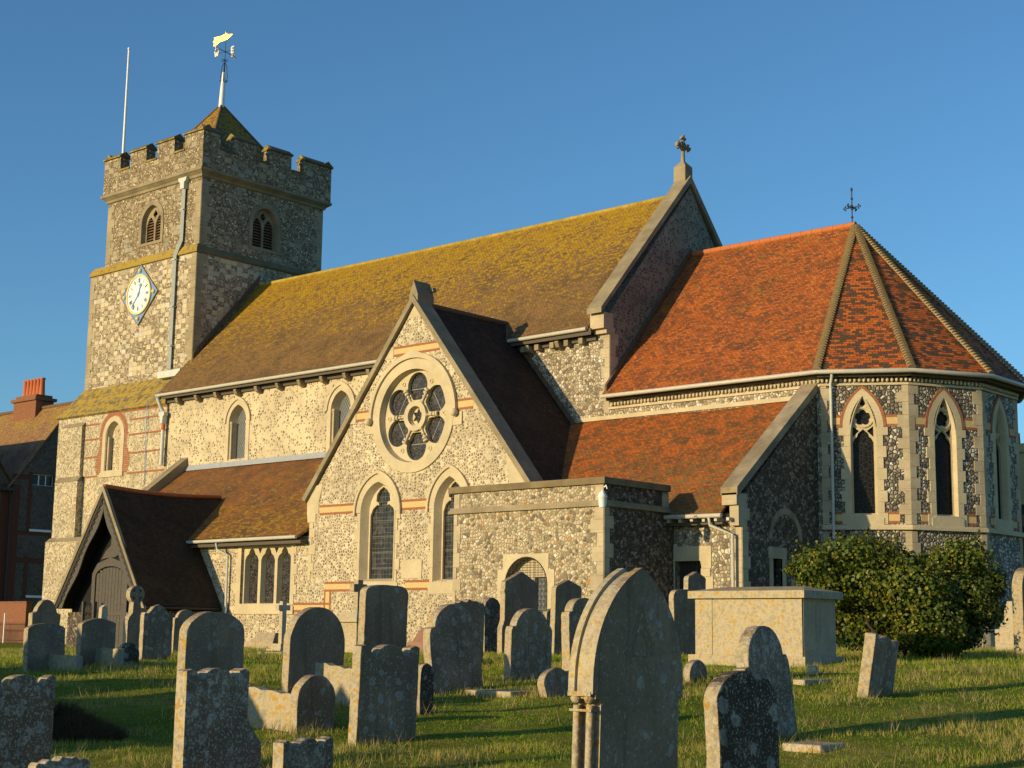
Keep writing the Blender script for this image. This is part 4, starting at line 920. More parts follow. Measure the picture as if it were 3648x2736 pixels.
for k in range(6):
    t = MB(); a = Vector((*dod(AP, k), GZ+.02)); n = 64; d = (apex-a)
    side = Vector((-d.y, d.x, 0)).normalized(); up = d.normalized().cross(side)*(-1 if d.normalized().cross(side).z < 0 else 1)
    for i in range(n):
        p, q = a+d*(i/n), a+d*((i+1.35)/n if i < n-2 else 1); r0, r1 = .15, .10
        vs = []
        for c, r in ((p+up*.03, r0), (q-up*.02, r1)):
            for j in range(7): th_ = math.pi*j/6; vs.append(c+side*math.cos(th_)*r+up*math.sin(th_)*r*.8)
        t.add(vs, [(j, j+1, 8+j, 7+j) for j in range(6)]+[(0, 6, 5, 4, 3, 2, 1)], 0, False)
    part(t, 'hip_bonnet', M['bonnet'], apr)
# apse cross finial
t = MB(); q = -26.85
t.tube([(q, 49, 14.9), (q, 49, 16.35)], .022, 6); t.ball((q, 49, 15.25), .05); t.ball((q, 49, 15.95), .05); t.ball((q, 49, 16.3), .045, sz=1.8)
for d in (Y3, -Y3, X3, -X3):
    c = Vector((q, 49, 15.62)); t.tube([c, c+d*.26], .02, 6)
    for e in (Z3, -Z3, d): t.ball(c+d*.27+e*.06, .035)
t.tube([Vector((q, 49, 15.62))+(Y3*math.cos(i*math.pi/6)+Z3*math.sin(i*math.pi/6))*.1 for i in range(13)], .014, 5, caps=False)
part(t, 'cross_finial', M['iron'], apr)
t = MB(); gp = [(NX1-.0, 43.3, GZ-.06)]+[(*dod(AP+.06, k), GZ-.06) for k in range(6)]
t.tube(gp, .075, 10); part(t, 'gutter', M['gutter'], apr)
# apse walls
WP = 5.2
def face_frame(k):
    a = math.radians(-60+30*k); N = Vector((math.cos(a), math.sin(a), 0)); U = Vector((-N.y, N.x, 0))
    return (Vector((ACX, ACY, 0))+N*WP, U, Z3, N)
hw5 = WP*math.tan(math.radians(15))
t = MB(); tq = MB(); tb = MB(); tc = MB(); tf = MB()
for k in range(5):
    F = face_frame(k); C = -.06
    t.plate(F, rect(-hw5, hw5, -1.2, 8.5), [arch(C, .46, 3.9, 6.4, 7.85)] if k < 3 else [], d0=-.3, d1=0, back=False)
    for s_ in (-1, 1):
        quoins(tq, F, s_*hw5, -s_, 3.62, 8.15, .36, .2, .37, .02, jit=.02); quoins(tq, F, s_*hw5, -s_, -.6, 3.4, .3, .2, .37, .02, jit=.02)
        bands(tb, F, *sorted((C+s_*.66, s_*(hw5-.22))), 6.78, 7.17); bands(tb, F, *sorted((C+s_*.60, s_*(hw5-.36))), 3.64, 4.02)
    if k < 3: tb.plate(F, aband(C, .74, .64, 6.8, 8.14, 8.02, .02), d0=-.01, d1=.03, mi=0)
    e = hw5+.02
    tc.plate(F, rect(-e, e, 3.44, 3.53), d0=-.05, d1=.12, mi=0); tc.plate(F, rect(-e, e, 3.53, 3.6), d0=-.05, d1=.07, mi=0)
    tc.plate(F, rect(-e, e, 8.14, 8.21), d0=-.05, d1=.06, mi=0); tc.plate(F, rect(-e-.08, e+.08, 8.4, 8.54), d0=-.05, d1=.28, mi=1)
    O, U, V, N = F
    for i in range(19): tf.ball(O+U*(-hw5+.07+i*.148)+V*8.31+N*.04, .062, sz=1.2, n=6)
apse = part(t, 'apse_wall', M['flint_apse'], label='many-sided apse of dark knapped flint with pale stone dressings')
part(tq, 'quoin', M['quoin'], apse); part(tb, 'brick_banding', [M['red_brick'], M['yellow_brick']], apse); part(tc, 'string_course', [M['stone'], M['fascia']], apse); part(tf, 'carved_frieze', M['stone'], apse)
t = MB()
for k in range(3):
    F = face_frame(k); O, U, V, N = F; C = -.06; t = MB()
    t.plate(F, aband(C, .65, .43, 6.75, 8.04, 7.80), d0=-.02, d1=.035)
    for s_ in (-1, 1):
        z = 3.62; kk = 0
        while z < 6.7:
            hh = min(.36, 6.76-z); L = .62 if kk % 2 else .72; a, b = sorted((C+s_*.42, C+s_*L))
            if z+hh > 6.7: a, b = sorted((C+s_*.42, C+s_*.78))
            t.plate(F, rect(a, b, z, z+hh-.006), d0=-.02, d1=.034+.001*kk % .003); z += hh; kk += 1
    t.plate(F, arch(C, .44, 3.86, 6.4, 7.84), [(arch(C, .41, 3.9, 6.4, 7.8), arch(C, .35, 3.96, 6.4, 7.72))], d0=-.2, d1=.033)
    t.plate(F, [(C-.6, 3.6), (C+.6, 3.6), (C+.6, 3.82), (C+.42, 3.92), (C-.42, 3.92), (C-.6, 3.82)], d0=-.2, d1=.06)
    lt = [(C-.33, 3.98), (C+.33, 3.98), (C+.33, 6.28), (C+.26, 6.42), (C+.2, 6.46), (C+.16, 6.58), (C, 6.72)]; lt += [(2*C-x, z) for x, z in lt[5:1:-1]]
    five = []
    for i in range(40):
        a = 2*math.pi*i/40+math.pi/2; r_ = .2+.065*abs(math.cos(2.5*(a-math.pi/2))); five.append((C+r_*math.cos(a), 7.1+r_*math.sin(a)))
    side = [[(C+s_*.33, 6.46), (C+s_*.33, 6.82), (C+s_*.2, 6.72), (C+s_*.12, 6.66)] for s_ in (-1, 1)]
    top = [(C, 7.46), (C+.11, 7.55), (C, 7.74), (C-.11, 7.55)]
    tri = [[(C+s_*.1, 7.44), (C+s_*.22, 7.38), (C+s_*.17, 7.5)] for s_ in (-1, 1)]
    t.plate((O-N*.14, U, V, N), arch(C, .38, 3.9, 6.4, 7.78), [lt, five]+side+[top]+tri, d0=-.08, d1=0)
    t.plate((O-N*.14, U, V, N), circ(C, 7.1, .34, 32), [circ(C, 7.1, .29, 32)], d0=0, d1=.05)
    wn = part(t, 'apse_window', M['stone'])
    q = MB(); q.plate((O-N*.24, U, V, N), arch(C, .39, 3.9, 6.4, 7.76), d0=-.02, d1=0); part(q, 'glass', M['glass_dark'], wn)
t = MB(); F = face_frame(0); O, U, V, N = F; P = lambda a, z, d: O+U*a+V*z+N*d
t.tube([P(-1.02, 8.5, .42), P(-1.02, 8.4, .36), P(-1.06, 8.2, .16), P(-1.06, 8.0, .1), P(-1.06, -.5, .1)], .05, 8); part(t, 'downpipe', M['pipe'], apse)

# ---- vestry
VX0, VX1, VY = -34.05, -27.95, 35.7
F = south(VY); va_ = arch(-30.95, .85, .2, 1.46, 2.32, 10)
va_ = [(-31.8, .1), (-30.1, .1)]+[(-30.95+.85*math.cos(a), 1.47+.85*math.sin(a)) for a in [math.pi*i/20 for i in range(21)]]
t = MB()
t.plate(F, rect(VX0, VX1, -1.2, 4.42), [va_], d0=-.45, d1=0, mi=0, back=False)
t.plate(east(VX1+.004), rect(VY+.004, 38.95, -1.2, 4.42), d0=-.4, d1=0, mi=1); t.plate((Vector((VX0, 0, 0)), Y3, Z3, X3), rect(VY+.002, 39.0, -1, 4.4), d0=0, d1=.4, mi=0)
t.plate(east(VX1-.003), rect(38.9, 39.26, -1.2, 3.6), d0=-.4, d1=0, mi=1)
t.box(VX0+.3, VX1-.3, VY+.4, 39.0, 3.9, 4.0, 1)
ve = part(t, 'vestry_wall', [M['flint_vestry'], M['flint_dark']], label='flat-roofed vestry of packed cobbles in front of the transept')
t = MB()
t.box(VX0-.2, VX1+.1, VY-.1, VY+.4, 4.42, 4.62); t.box(VX1-.4, VX1+.1, VY+.4, 38.95, 4.421, 4.62); t.box(VX0-.2, VX0+.35, VY+.4, 38.95, 4.421, 4.62)
part(t, 'coping', M['coping_brown'], ve)
t = MB()
t.box(VX0-.18, VX1+.1, VY-.1, VY+.1, 3.76, 3.86); t.box(VX0-.15, VX1+.06, VY-.06, VY+.1, 3.86, 3.94)
t.box(VX1-.1, VX1+.1, VY+.1, 38.95, 3.761, 3.86); t.box(VX1-.1, VX1+.06, VY+.1, 38.95, 3.86, 3.94)
part(t, 'string_course', M['coping_string'], ve)
t = MB()
quoins(t, F, VX1, -1, -.8, 3.76, .46, .28, .42); quoins(t, F, VX0, 1, -.8, 3.76, .32, .15, .42); quoins(t, east(VX1), VY, 1, -.8, 3.76, .42, .28, .42)
quoins(t, F, VX1, -1, 3.94, 4.4, .4, .3, .45); quoins(t, F, VX0, 1, 3.94, 4.4, .2, .2, .45); quoins(t, east(VX1), 38.95, -1, 3.94, 4.4, .35, .35, .45)
part(t, 'quoin', M['quoin'], ve)
t = MB()
t.plate(F, [(-32.12, .3), (-31.79, .3), (-31.79, 1.5)]+[(-30.95+.85*math.cos(a), 1.47+.85*math.sin(a)) for a in [math.pi-math.pi*i/20 for i in range(21)]]+[(-30.11, .3), (-29.82, .3), (-29.82, 1.93), (-30.05, 1.93), (-30.05, 2.42), (-31.9, 2.42), (-31.9, 1.95), (-32.12, 1.95)], d0=-.45, d1=.025)
t.box(-31.82, -30.08, VY+.3, VY+.4, 1.72, 2.34); t.box(-31.05, -30.85, VY+.28, VY+.41, .1, 2.3)
vw = part(t, 'vestry_window', M['stone'], label='round-headed window behind a wire guard')
t = MB(); t.box(-31.85, -30.05, VY+.42, VY+.44, .1, 2.35); part(t, 'glass', M['glass_diamond'], vw)
t = MB()
for i in range(-5, 6): t.tube([(-30.95+i*.15, VY-.02, .1), (-30.95+i*.15, VY-.02, 1.47+math.sqrt(max(0, .84**2-(i*.15)**2)))], .008, 4)
for i in range(14):
    z = .2+i*.15; r_ = .84 if z < 1.47 else math.sqrt(max(.001, .84**2-(z-1.47)**2)); t.tube([(-30.95-r_, VY-.025, z), (-30.95+r_, VY-.025, z)], .008, 4)
t.tube([(-31.8, VY-.03, .1)]+[(-30.95+.85*math.cos(a), VY-.03, 1.47+.85*math.sin(a)) for a in [math.pi-math.pi*i/16 for i in range(17)]]+[(-30.1, VY-.03, .1)], .018, 5)
part(t, 'wire_guard', M['iron'], vw)
t = MB()
t.tube([(-28.1, VY-.03, 4.12), (-27.75, VY-.25, 4.14)], .03, 6); t.tube([(-27.7, VY-.3, 4.28), (-27.62, VY-.32, 4.33), (-27.58, VY-.32, 4.22)], .02, 6)
t.tube([(-27.75, VY-.32, 3.68), (-27.75, VY-.32, 3.74), (-27.75, VY-.32, 3.98), (-27.75, VY-.32, 4.0), (-27.75, VY-.32, 4.18)], .1, 12, rs=[.09, .11, .13, .15, .03])
part(t, 'wall_lamp', M['white_paint'], ve, label='white bulkhead lamp at the vestry corner')

# ---- porch
PX, PY0, PY1, PZ, PE, PH = -53.23, 35.3, 41.2, 5.66, .88, 3.2
t = MB(); n = 10; rg = lambda y: PZ-.12*math.sin(math.pi*(y-PY0)/(PY1-PY0))
for i in range(n):
    a, b = PY0+(PY1-PY0)*i/n, PY0+(PY1-PY0)*(i+1)/n
    for s_ in (-1, 1):
        e = PX+s_*PH; q = [(e, a, PE), (e, b, PE), (PX, b, rg(b)), (PX, a, rg(a))]
        if s_ < 0: q = q[::-1]
        t.add(q, [(0, 1, 2, 3)]); q2 = [(x, y, z-.12) for x, y, z in q][::-1]; t.add(q2, [(0, 1, 2, 3)])
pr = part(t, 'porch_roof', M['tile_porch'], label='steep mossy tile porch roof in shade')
t = MB()
for i in range(13): y = PY0+i*.45; t.tube([(PX, y, rg(y)), (PX, y+.44, rg(y+.44))], .09, 8)
part(t, 'ridge_tile', M['ridge_red'], pr)
t = MB(); F = south(PY0)
sl = (PZ-PE)/PH
t.plate(F, [(PX-PH-.03, PE-.1), (PX-PH+.12, PE-.1), (PX, PZ-.22), (PX+PH-.12, PE-.1), (PX+PH+.03, PE-.1), (PX, PZ+.05)], d0=-.08, d1=.06)
part(t, 'verge_board', M['coping'], pr)
t = MB()
def chev(w0, w1, d0, d1):
    t.plate(F, [(PX-PH+w0, PE-.1), (PX-PH+w1, PE-.1), (PX, PZ-sl*w1), (PX+PH-w1, PE-.1), (PX+PH-w0, PE-.1), (PX, PZ-sl*w0)], d0=d0, d1=d1)
chev(.13, .32, -.1, .02)
for s_ in (-1, 1):
    for i in range(17):
        f = .04+i/18; x = PX+s_*(PH-.36)*(1-f); z = PE-.1+(PZ-sl*.36-PE+.1)*f; x2 = x-s_*.0
        t.plate(F, ([(x, z), (x-s_*.02, z+.3), (x-s_*.17, z+.14)] if s_ > 0 else [(x, z), (x-s_*.17, z+.14), (x-s_*.02, z+.3)])[::-1], d0=-.08, d1=0)
part(t, 'bargeboard', M['wood_dark'], pr)
t = MB()
inn = []
for i in range(15):                                        # wavy inner edge
    f = i/14; z = PE-.1+(PZ-.95-PE)*f; x = (PH-.62)*(1-f)*1.0+.07*math.sin(f*13); inn.append((x, z))
L = [(PX-PH+.34, PE-.1)]+[(PX-x, z) for x, z in inn]+[(PX, PZ-.85)]+[(PX+x, z) for x, z in inn[::-1]]+[(PX+PH-.34, PE-.1), (PX, PZ-sl*.34)]
t.plate((Vector((0, PY0+.03, 0)), X3, Z3, -Y3), L, d0=-.06, d1=0)
part(t, 'cusped_board', M['wood_grey'], pr)
t = MB(); Fp = south(36.0)
t.plate(Fp, [(PX-2.7, -1), (PX+2.7, -1), (PX+2.9, PE), (PX, 5.2), (PX-2.9, PE)], d0=-.1, d1=0)
t.box(PX-2.6, PX-2.4, 36.1, 39.0, -1, PE+.2); t.box(PX+2.4, PX+2.6, 36.1, 39.0, -1, PE+.2)
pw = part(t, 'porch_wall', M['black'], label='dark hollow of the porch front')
t = MB(); dc = -53.35
t.plate(Fp, [(dc-1.25, -1), (dc-1.02, -1)]+[(dc-1.02*math.cos(a), 2.05+.42*math.sin(a)) for a in [math.pi*i/12 for i in range(13)]]+[(dc+1.02, -1), (dc+1.25, -1), (dc+1.25, 2.2), (dc+.9, 2.6), (dc, 2.82), (dc-.9, 2.6), (dc-1.25, 2.2)], d0=0, d1=.12)
t.plate(Fp, [(dc-.75, 2.75), (dc-.45, 2.8), (dc+.2, 2.83), (dc+.62, 3.0), (dc+.32, 3.5), (dc-.1, 3.9), (dc-.12, 3.3), (dc-.45, 3.1)], d0=0, d1=.06)
t.plate(Fp, [(PX+.9, 2.2), (PX+1.7, 2.2), (PX+.5, 4.2), (PX+.1, 4.5), (PX+.5, 3.5)], d0=0, d1=.06)
part(t, 'door_frame', M['wood_grey'], pw)
t = MB()
for i in range(9):
    x = dc-.99+i*.22; zt = 2.0+.42*math.sqrt(max(0, 1-((x+.1-dc)/1.02)**2)); t.box(x, x+.2, 35.93, 35.97, -1, zt)
t.box(dc-1, dc+1, 35.9, 35.93, .5, .66)
part(t, 'door', M['wood_grey'], pw)
t = MB(); t.plate(south(35.75), rect(-56.0, -54.55, -1, .62), d0=-.3, d1=0); t.plate(south(35.75), rect(-51.9, -50.3, -1, .62), d0=-.3, d1=0); t.box(-50.6, -50.3, 36.06, 39, -1, .7); t.box(-56.15, -55.85, 36.06, 39, -1, .7)
part(t, 'porch_plinth', M['flint_dark'], pw)
t = MB(); t.tube([(-50.0, 35.3, .8), (-50.0, 38.95, .8)], .06, 8); part(t, 'gutter', M['iron'], pr)
t = MB()
for i in range(7):
    t.tube([(-54.5+i*.1, 35.62, -.1), (-54.2+i*.1-.3, 35.62, .9)], .012, 4)
    t.tube([(-54.5+i*.1-.3, 35.63, -.1), (-54.5+i*.1, 35.63, .9)], .012, 4)
t.box(-54.72, -54.62, 35.55, 35.7, -.9, 1.05); t.box(-53.95, -53.85, 35.55, 35.7, -.9, 1.05)
part(t, 'lattice_screen', M['wood_grey'], pw)
bpy.context.view_layer.update()
for o, p in CH:
    o.parent = p
inv = Matrix.Translation(-church.location)
for o, p in CH:
    if p is church: o.matrix_parent_inverse = inv
#@@REST
# ================================================================= GROUND
gb = NB('grass_ground'); s_ = gb.noise(gb.ob, .5, 5, .6); s2 = gb.noise(gb.ob, 6, 5, .7)
gc = gb.ramp(gb.m('ADD', gb.m('MULTIPLY', s_, .55), gb.m('MULTIPLY', s2, .45)), [(.30, (.07, .10, .008)), (.48, (.12, .16, .012)), (.56, (.22, .19, .035)), (.68, (.34, .26, .08))])
gb.bump(gb.noise(gb.ob, 14, 5, .7), .08, .8); M['ground'] = gb.done(gc, .95, .1)
def cam2w(d, s): return (d*math.sin(YAW)+s*math.cos(YAW), d*math.cos(YAW)-s*math.sin(YAW))
ds = [-40, -20, -10, -4, 0, 3, 5]+[6+.3*i for i in range(150)]+[52, 54, 57, 60, 64, 70, 80, 95, 120, 160, 220, 320, 480, 700, 900]
ss = [-900, -500, -300, -180, -110, -70, -48, -36, -30]+[-26+.4*i for i in range(131)]+[30, 36, 48, 70, 110, 180, 300, 500, 900]
vs = []
for d in ds:
    for s in ss: x, y = cam2w(d, s); vs.append((x, y, gz(x, y)))
nn = len(ss); t = MB(); t.add(vs, [(j*nn+i, j*nn+i+1, (j+1)*nn+i+1, (j+1)*nn+i) for j in range(len(ds)-1) for i in range(nn-1)], 0, True)
tag(t.build('ground', M['ground'], uv=False), kind='structure')

# grass blades: one object that nobody could count
rng = np.random.default_rng(5)
gd = np.arange(6, 60, .2); gs = np.arange(-30, 30.01, .25)
GZ_ = np.array([[gz(*cam2w(d, s)) for s in gs] for d in gd])
def gzv(d, s):
    a = np.clip((d-6)/.2, 0, len(gd)-1.001); b = np.clip((s+30)/.25, 0, len(gs)-1.001); i = a.astype(int); j = b.astype(int); fa = a-i; fb = b-j
    return (GZ_[i, j]*(1-fa)*(1-fb)+GZ_[i+1, j]*fa*(1-fb)+GZ_[i, j+1]*(1-fa)*fb+GZ_[i+1, j+1]*fa*fb)
def fbm(x, y, sc, seed):                                  # cheap value noise for patches
    r = np.random.default_rng(seed).random((64, 64)); o = np.zeros_like(x); amp = 1; tot = 0
    for k in range(3):
        a = x*sc+100; b = y*sc+100; i = np.floor(a).astype(int); j = np.floor(b).astype(int); fa = a-i; fb = b-j; fa = fa*fa*(3-2*fa); fb = fb*fb*(3-2*fb)
        g = lambda p, q: r[p % 64, q % 64]
        o += amp*(g(i, j)*(1-fa)*(1-fb)+g(i+1, j)*fa*(1-fb)+g(i, j+1)*(1-fa)*fb+g(i+1, j+1)*fa*fb); tot += amp; amp *= .5; sc *= 2.1
    return o/tot
def blades(name, d, s, h, w_, col, lean=.5, mat=None, z0=None):
    n = len(d); x = d*math.sin(YAW)+s*math.cos(YAW); y = d*math.cos(YAW)-s*math.sin(YAW); z = (gzv(d, s) if z0 is None else z0)-.01
    a = rng.random(n)*2*np.pi; b = rng.random(n)*2*np.pi; l = h*lean*rng.random(n)
    V = np.zeros((n, 3, 3)); 
    V[:, 0] = np.stack([x-np.cos(a)*w_, y-np.sin(a)*w_, z], 1); V[:, 1] = np.stack([x+np.cos(a)*w_, y+np.sin(a)*w_, z], 1)
    V[:, 2] = np.stack([x+np.cos(b)*l, y+np.sin(b)*l, z+h], 1)
    me = bpy.data.meshes.new(name); me.vertices.add(n*3); me.vertices.foreach_set('co', V.ravel()); me.loops.add(n*3); me.loops.foreach_set('vertex_index', np.arange(n*3))
    me.polygons.add(n); me.polygons.foreach_set('loop_start', np.arange(n)*3); me.polygons.foreach_set('loop_total', np.full(n, 3)); me.update()
    at = me.color_attributes.new('tint', 'FLOAT_COLOR', 'POINT'); c4 = np.ones((n, 3, 4)); c4[:, :, :3] = col[:, None, :]; at.data.foreach_set('color', c4.ravel())
    me.materials.append(mat or M['blade']); o = bpy.data.objects.new(name, me); COL.objects.link(o); return o
def m_tint(name, rough=.75, trans=.25):
    b = NB(name); a = b.n('ShaderNodeAttribute', attribute_name='tint'); b.setin(b.p.inputs['Base Color'], a.outputs['Color']); b.p.inputs['Roughness'].default_value = rough
    tr = b.n('ShaderNodeBsdfTranslucent'); b.l(a.outputs['Color'], tr.inputs[0]); mx = b.n('ShaderNodeMixShader'); mx.inputs[0].default_value = trans
    b.l(b.p.outputs[0], mx.inputs[1]); b.l(tr.outputs[0], mx.inputs[2]); b.l(mx.outputs[0], b.out.inputs[0]); return b.mat
M['blade'] = m_tint('grass_blade', .7, .4); M['leaf'] = m_tint('leaf', .45, .2)
n = 620000; d = 9.5+(rng.random(n)**1.25)*41; s = np.sign(rng.random(n)-.5)*rng.random(n)**1.25*(.52*d+2)
x = d*math.sin(YAW)+s*math.cos(YAW); y = d*math.cos(YAW)-s*math.sin(YAW)
pt = fbm(x, y, .55, 1); pf = fbm(x, y, 2.2, 2); dry = np.clip((pt*.65+pf*.5-.58)*7, 0, 1)
r1 = rng.random(n); isd = (rng.random(n) < .07+dry*.55)
green = np.stack([.16+.10*r1, .24+.11*r1, .008+.008*r1], 1); straw = np.stack([.42+.2*r1, .32+.14*r1, .10+.06*r1], 1)
col = np.where(isd[:, None], straw, green*(.75+.6*pf[:, None]))
h = (.018+.034*rng.random(n))*(1+1.5*dry)*(.7+.5*pf)*np.clip(d/22, .8, 1.4); w_ = .0035*np.clip(d/14, 1, 2.6)
tag(blades('grass', d, s, h, w_, col, .7), 'short green turf mixed with dry straw-coloured tufts between the graves', 'grass', kind='stuff')

# ================================================================= GRAVES
G = {}
G['grey'] = m_grave('smooth_grey_headstone', (.33, .235, .155), .45, .35, .3)
G['mid'] = m_grave('lichened_grey_headstone', (.31, .22, .145), .75, .45, .35)
G['crust'] = m_grave('crusted_headstone', (.26, .185, .125), 1.15, .7, .4)
G['dark'] = m_grave('dark_headstone', (.115, .083, .056), .9, .35, .4, .7)
G['warm'] = m_grave('ochre_lichened_stone', (.44, .38, .28), .3, .9, .25)
G['pale'] = m_grave('pale_tomb_stone', (.50, .41, .29), .2, .5, .22)
G['white'] = m_grave('white_grave_marble', (.60, .50, .37), .1, .2, .2)
G['pink'] = m_plain('pink_granite', (.30, .16, .11), .6, var=.4)
def prof(kind, w, h):
    a = w/2; L = []
    def arc(cx, cz, r, t0, t1, n=12, ry=None): return [(cx+r*math.cos(math.radians(t0+(t1-t0)*i/n)), cz+(ry or r)*math.sin(math.radians(t0+(t1-t0)*i/n))) for i in range(n+1)]
    if kind == 'round': return [(-a, 0), (a, 0)]+arc(0, h-a, a, 0, 180, 20)
    if kind == 'segment': q = w*.3; return [(-a, 0), (a, 0)]+arc(0, h-q, a, 0, 180, 18, q)
    if kind == 'low': q = w*.16; return [(-a, 0), (a, 0)]+arc(0, h-q, a, 8, 172, 16, q)
    if kind == 'corner': q = w*.16; return [(-a, 0), (a, 0)]+arc(a-q, h-q-.02, q, 0, 80, 6)+[(0, h)]+arc(-a+q, h-q-.02, q, 100, 180, 6)
    if kind == 'shoulder': r = a*.78; return [(-a, 0), (a, 0), (a, h-r*.95), (a*.93, h-r*.78), (r, h-r*.75)]+arc(0, h-r*.8, r, 5, 175, 14, r*.8)+[(-r, h-r*.75), (-a*.93, h-r*.78), (-a, h-r*.95)]
    if kind == 'scallop':
        q = w*.14; return [(-a, 0), (a, 0), (a, h-.02), (a*.86, h), (a*.68, h-q*.25), (a*.60, h-q*.95), (a*.50, h-q*1.0)]+arc(0, h-q*.9, a*.45, 10, 170, 10, q*.95)+[(-a*.50, h-q*1.0), (-a*.60, h-q*.95), (-a*.68, h-q*.25), (-a*.86, h), (-a, h-.02)]
    if kind == 'wavy':
        return [(-a, 0), (a, 0), (a, h-w*.2)]+[(a*(1-2*i/20), h-w*.10-abs(1-2*i/20)*w*.06+.035*w*math.cos(i*math.pi/2.5)) for i in range(1, 20)]+[(-a, h-w*.2)]
    if kind == 'gable': return [(-a, 0), (a, 0), (a, h-w*.22), (a*.9, h-w*.16), (0, h), (-a*.9, h-w*.16), (-a, h-w*.22)]
    if kind == 'neck': return [(-a*1.12, 0), (a*1.12, 0), (a*1.12, h*.33), (a, h*.42), (a, h*.72), (a*1.04, h*.76), (a, h*.8), (a, h-w*.22), (0, h), (-a, h-w*.22), (-a, h*.8), (-a*1.04, h*.76), (-a, h*.72), (-a, h*.42), (-a*1.12, h*.33)]
    if kind == 'ogee': q = w*.32; return [(-a, 0), (a, 0), (a, h-q), (a*.92, h-q*.75), (a*.72, h-q*.85), (a*.55, h-q*.6), (a*.35, h-q*.2), (0, h), (-a*.35, h-q*.2), (-a*.55, h-q*.6), (-a*.72, h-q*.85), (-a*.92, h-q*.75), (-a, h-q)]
    if kind == 'stepped': return [(-a, 0), (a, 0), (a, h-w*.42), (a*.72, h-w*.36), (a*.62, h-w*.22)]+arc(0, h-w*.16, a*.5, 10, 170, 8, w*.16)+[(-a*.62, h-w*.22), (-a*.72, h-w*.36), (-a, h-w*.42)]
    if kind == 'gothic': L = arch(0, a, 0, h-w*.62, h); return L
    return [(-a, 0), (a, 0), (a, h), (-a, h)]
def hloc(u, d):
    r_ = ray(u, 1369); k = d/(r_[0]*math.sin(YAW)+r_[1]*math.cos(YAW)); return r_[0]*k, r_[1]*k
def ztop(v, u, d):
    r_ = ray(u, v); k = d/(r_[0]*math.sin(YAW)+r_[1]*math.cos(YAW)); return r_[2]*k
def dist_for(u, v): p = on_ground(u, v); return p[0]*math.sin(YAW)+p[1]*math.cos(YAW)
def frame_at(u0, u1, vtop, dep, th, rz):
    uc = (u0+u1)/2; d = dep[1] if dep[0] == 'd' else dist_for(uc, dep[1])+.1
    x, y = hloc(uc, d); z = gz(x, y); span = (u1-u0)*3648/2212/FPX*d
    hx, hy = math.hypot(x, y), 0; vr = Vector((y, -x, 0)).normalized(); a = math.radians(rz)
    cw_ = abs(Vector((-math.sin(a), math.cos(a), 0)).dot(vr)); ct = abs(Vector((math.cos(a), math.sin(a), 0)).dot(vr))
    return x, y, z, max(.15, (span-th*ct)/cw_), ztop(vtop, uc, d)-z, d
EF = (Vector((0, 0, 0)), Y3, Z3, X3)
def stone_mesh(kind, w, h, th, seed, chip=.006):
    bm = bmesh.new(); P = prof(kind, w, h); P = [(a, b if b > 0 else -.25) for a, b in P]
    Q = []
    for i, p in enumerate(P):                                # subdivide long edges so that weathering shows
        q = P[(i+1) % len(P)]; L = math.hypot(q[0]-p[0], q[1]-p[1]); k = max(1, int(L/.09))
        for j in range(k): Q.append((p[0]+(q[0]-p[0])*j/k, p[1]+(q[1]-p[1])*j/k))
    Q = [(a+noise.noise(Vector((a*7, b*7, seed)))*chip*2, b+noise.noise(Vector((a*7, b*7, seed+9)))*chip*2) for a, b in Q]
    f = [bm.verts.new((th/2, a, b)) for a, b in Q]; g = [bm.verts.new((-th/2, a, b)) for a, b in Q]; n = len(Q)
    ff = bm.faces.new(f); bf = bm.faces.new(g[::-1])
    for i in range(n): bm.faces.new((f[i], g[i], g[(i+1) % n], f[(i+1) % n]))
    bm.normal_update(); e = [x for x in bm.edges if ff in x.link_faces or bf in x.link_faces]
    bmesh.ops.bevel(bm, geom=e, offset=min(.014, th*.15), segments=2, affect='EDGES', profile=.6)
    bmesh.ops.triangulate(bm, faces=[x for x in bm.faces if len(x.verts) > 4])
    me = bpy.data.meshes.new('m'); bm.to_mesh(me); bm.free(); return me
def headstone(label, u0, u1, vtop, dep, kind, mat='grey', th=.11, rz=0, lean=0, tilt=0, group=None, name='headstone', cat='headstone'):
    x, y, z, w_, h_, d = frame_at(u0, u1, vtop, dep, th, rz)
    me = stone_mesh(kind, w_, h_, th, x*3.1+y); me.materials.append(G[mat]); o = bpy.data.objects.new(name, me); COL.objects.link(o)
    o.location = (x, y, z); o.rotation_euler = (math.radians(lean), math.radians(tilt), math.radians(rz)); me.name = name
    tag(o, label, cat, group); return o
GR = 'headstones scattered over the churchyard'
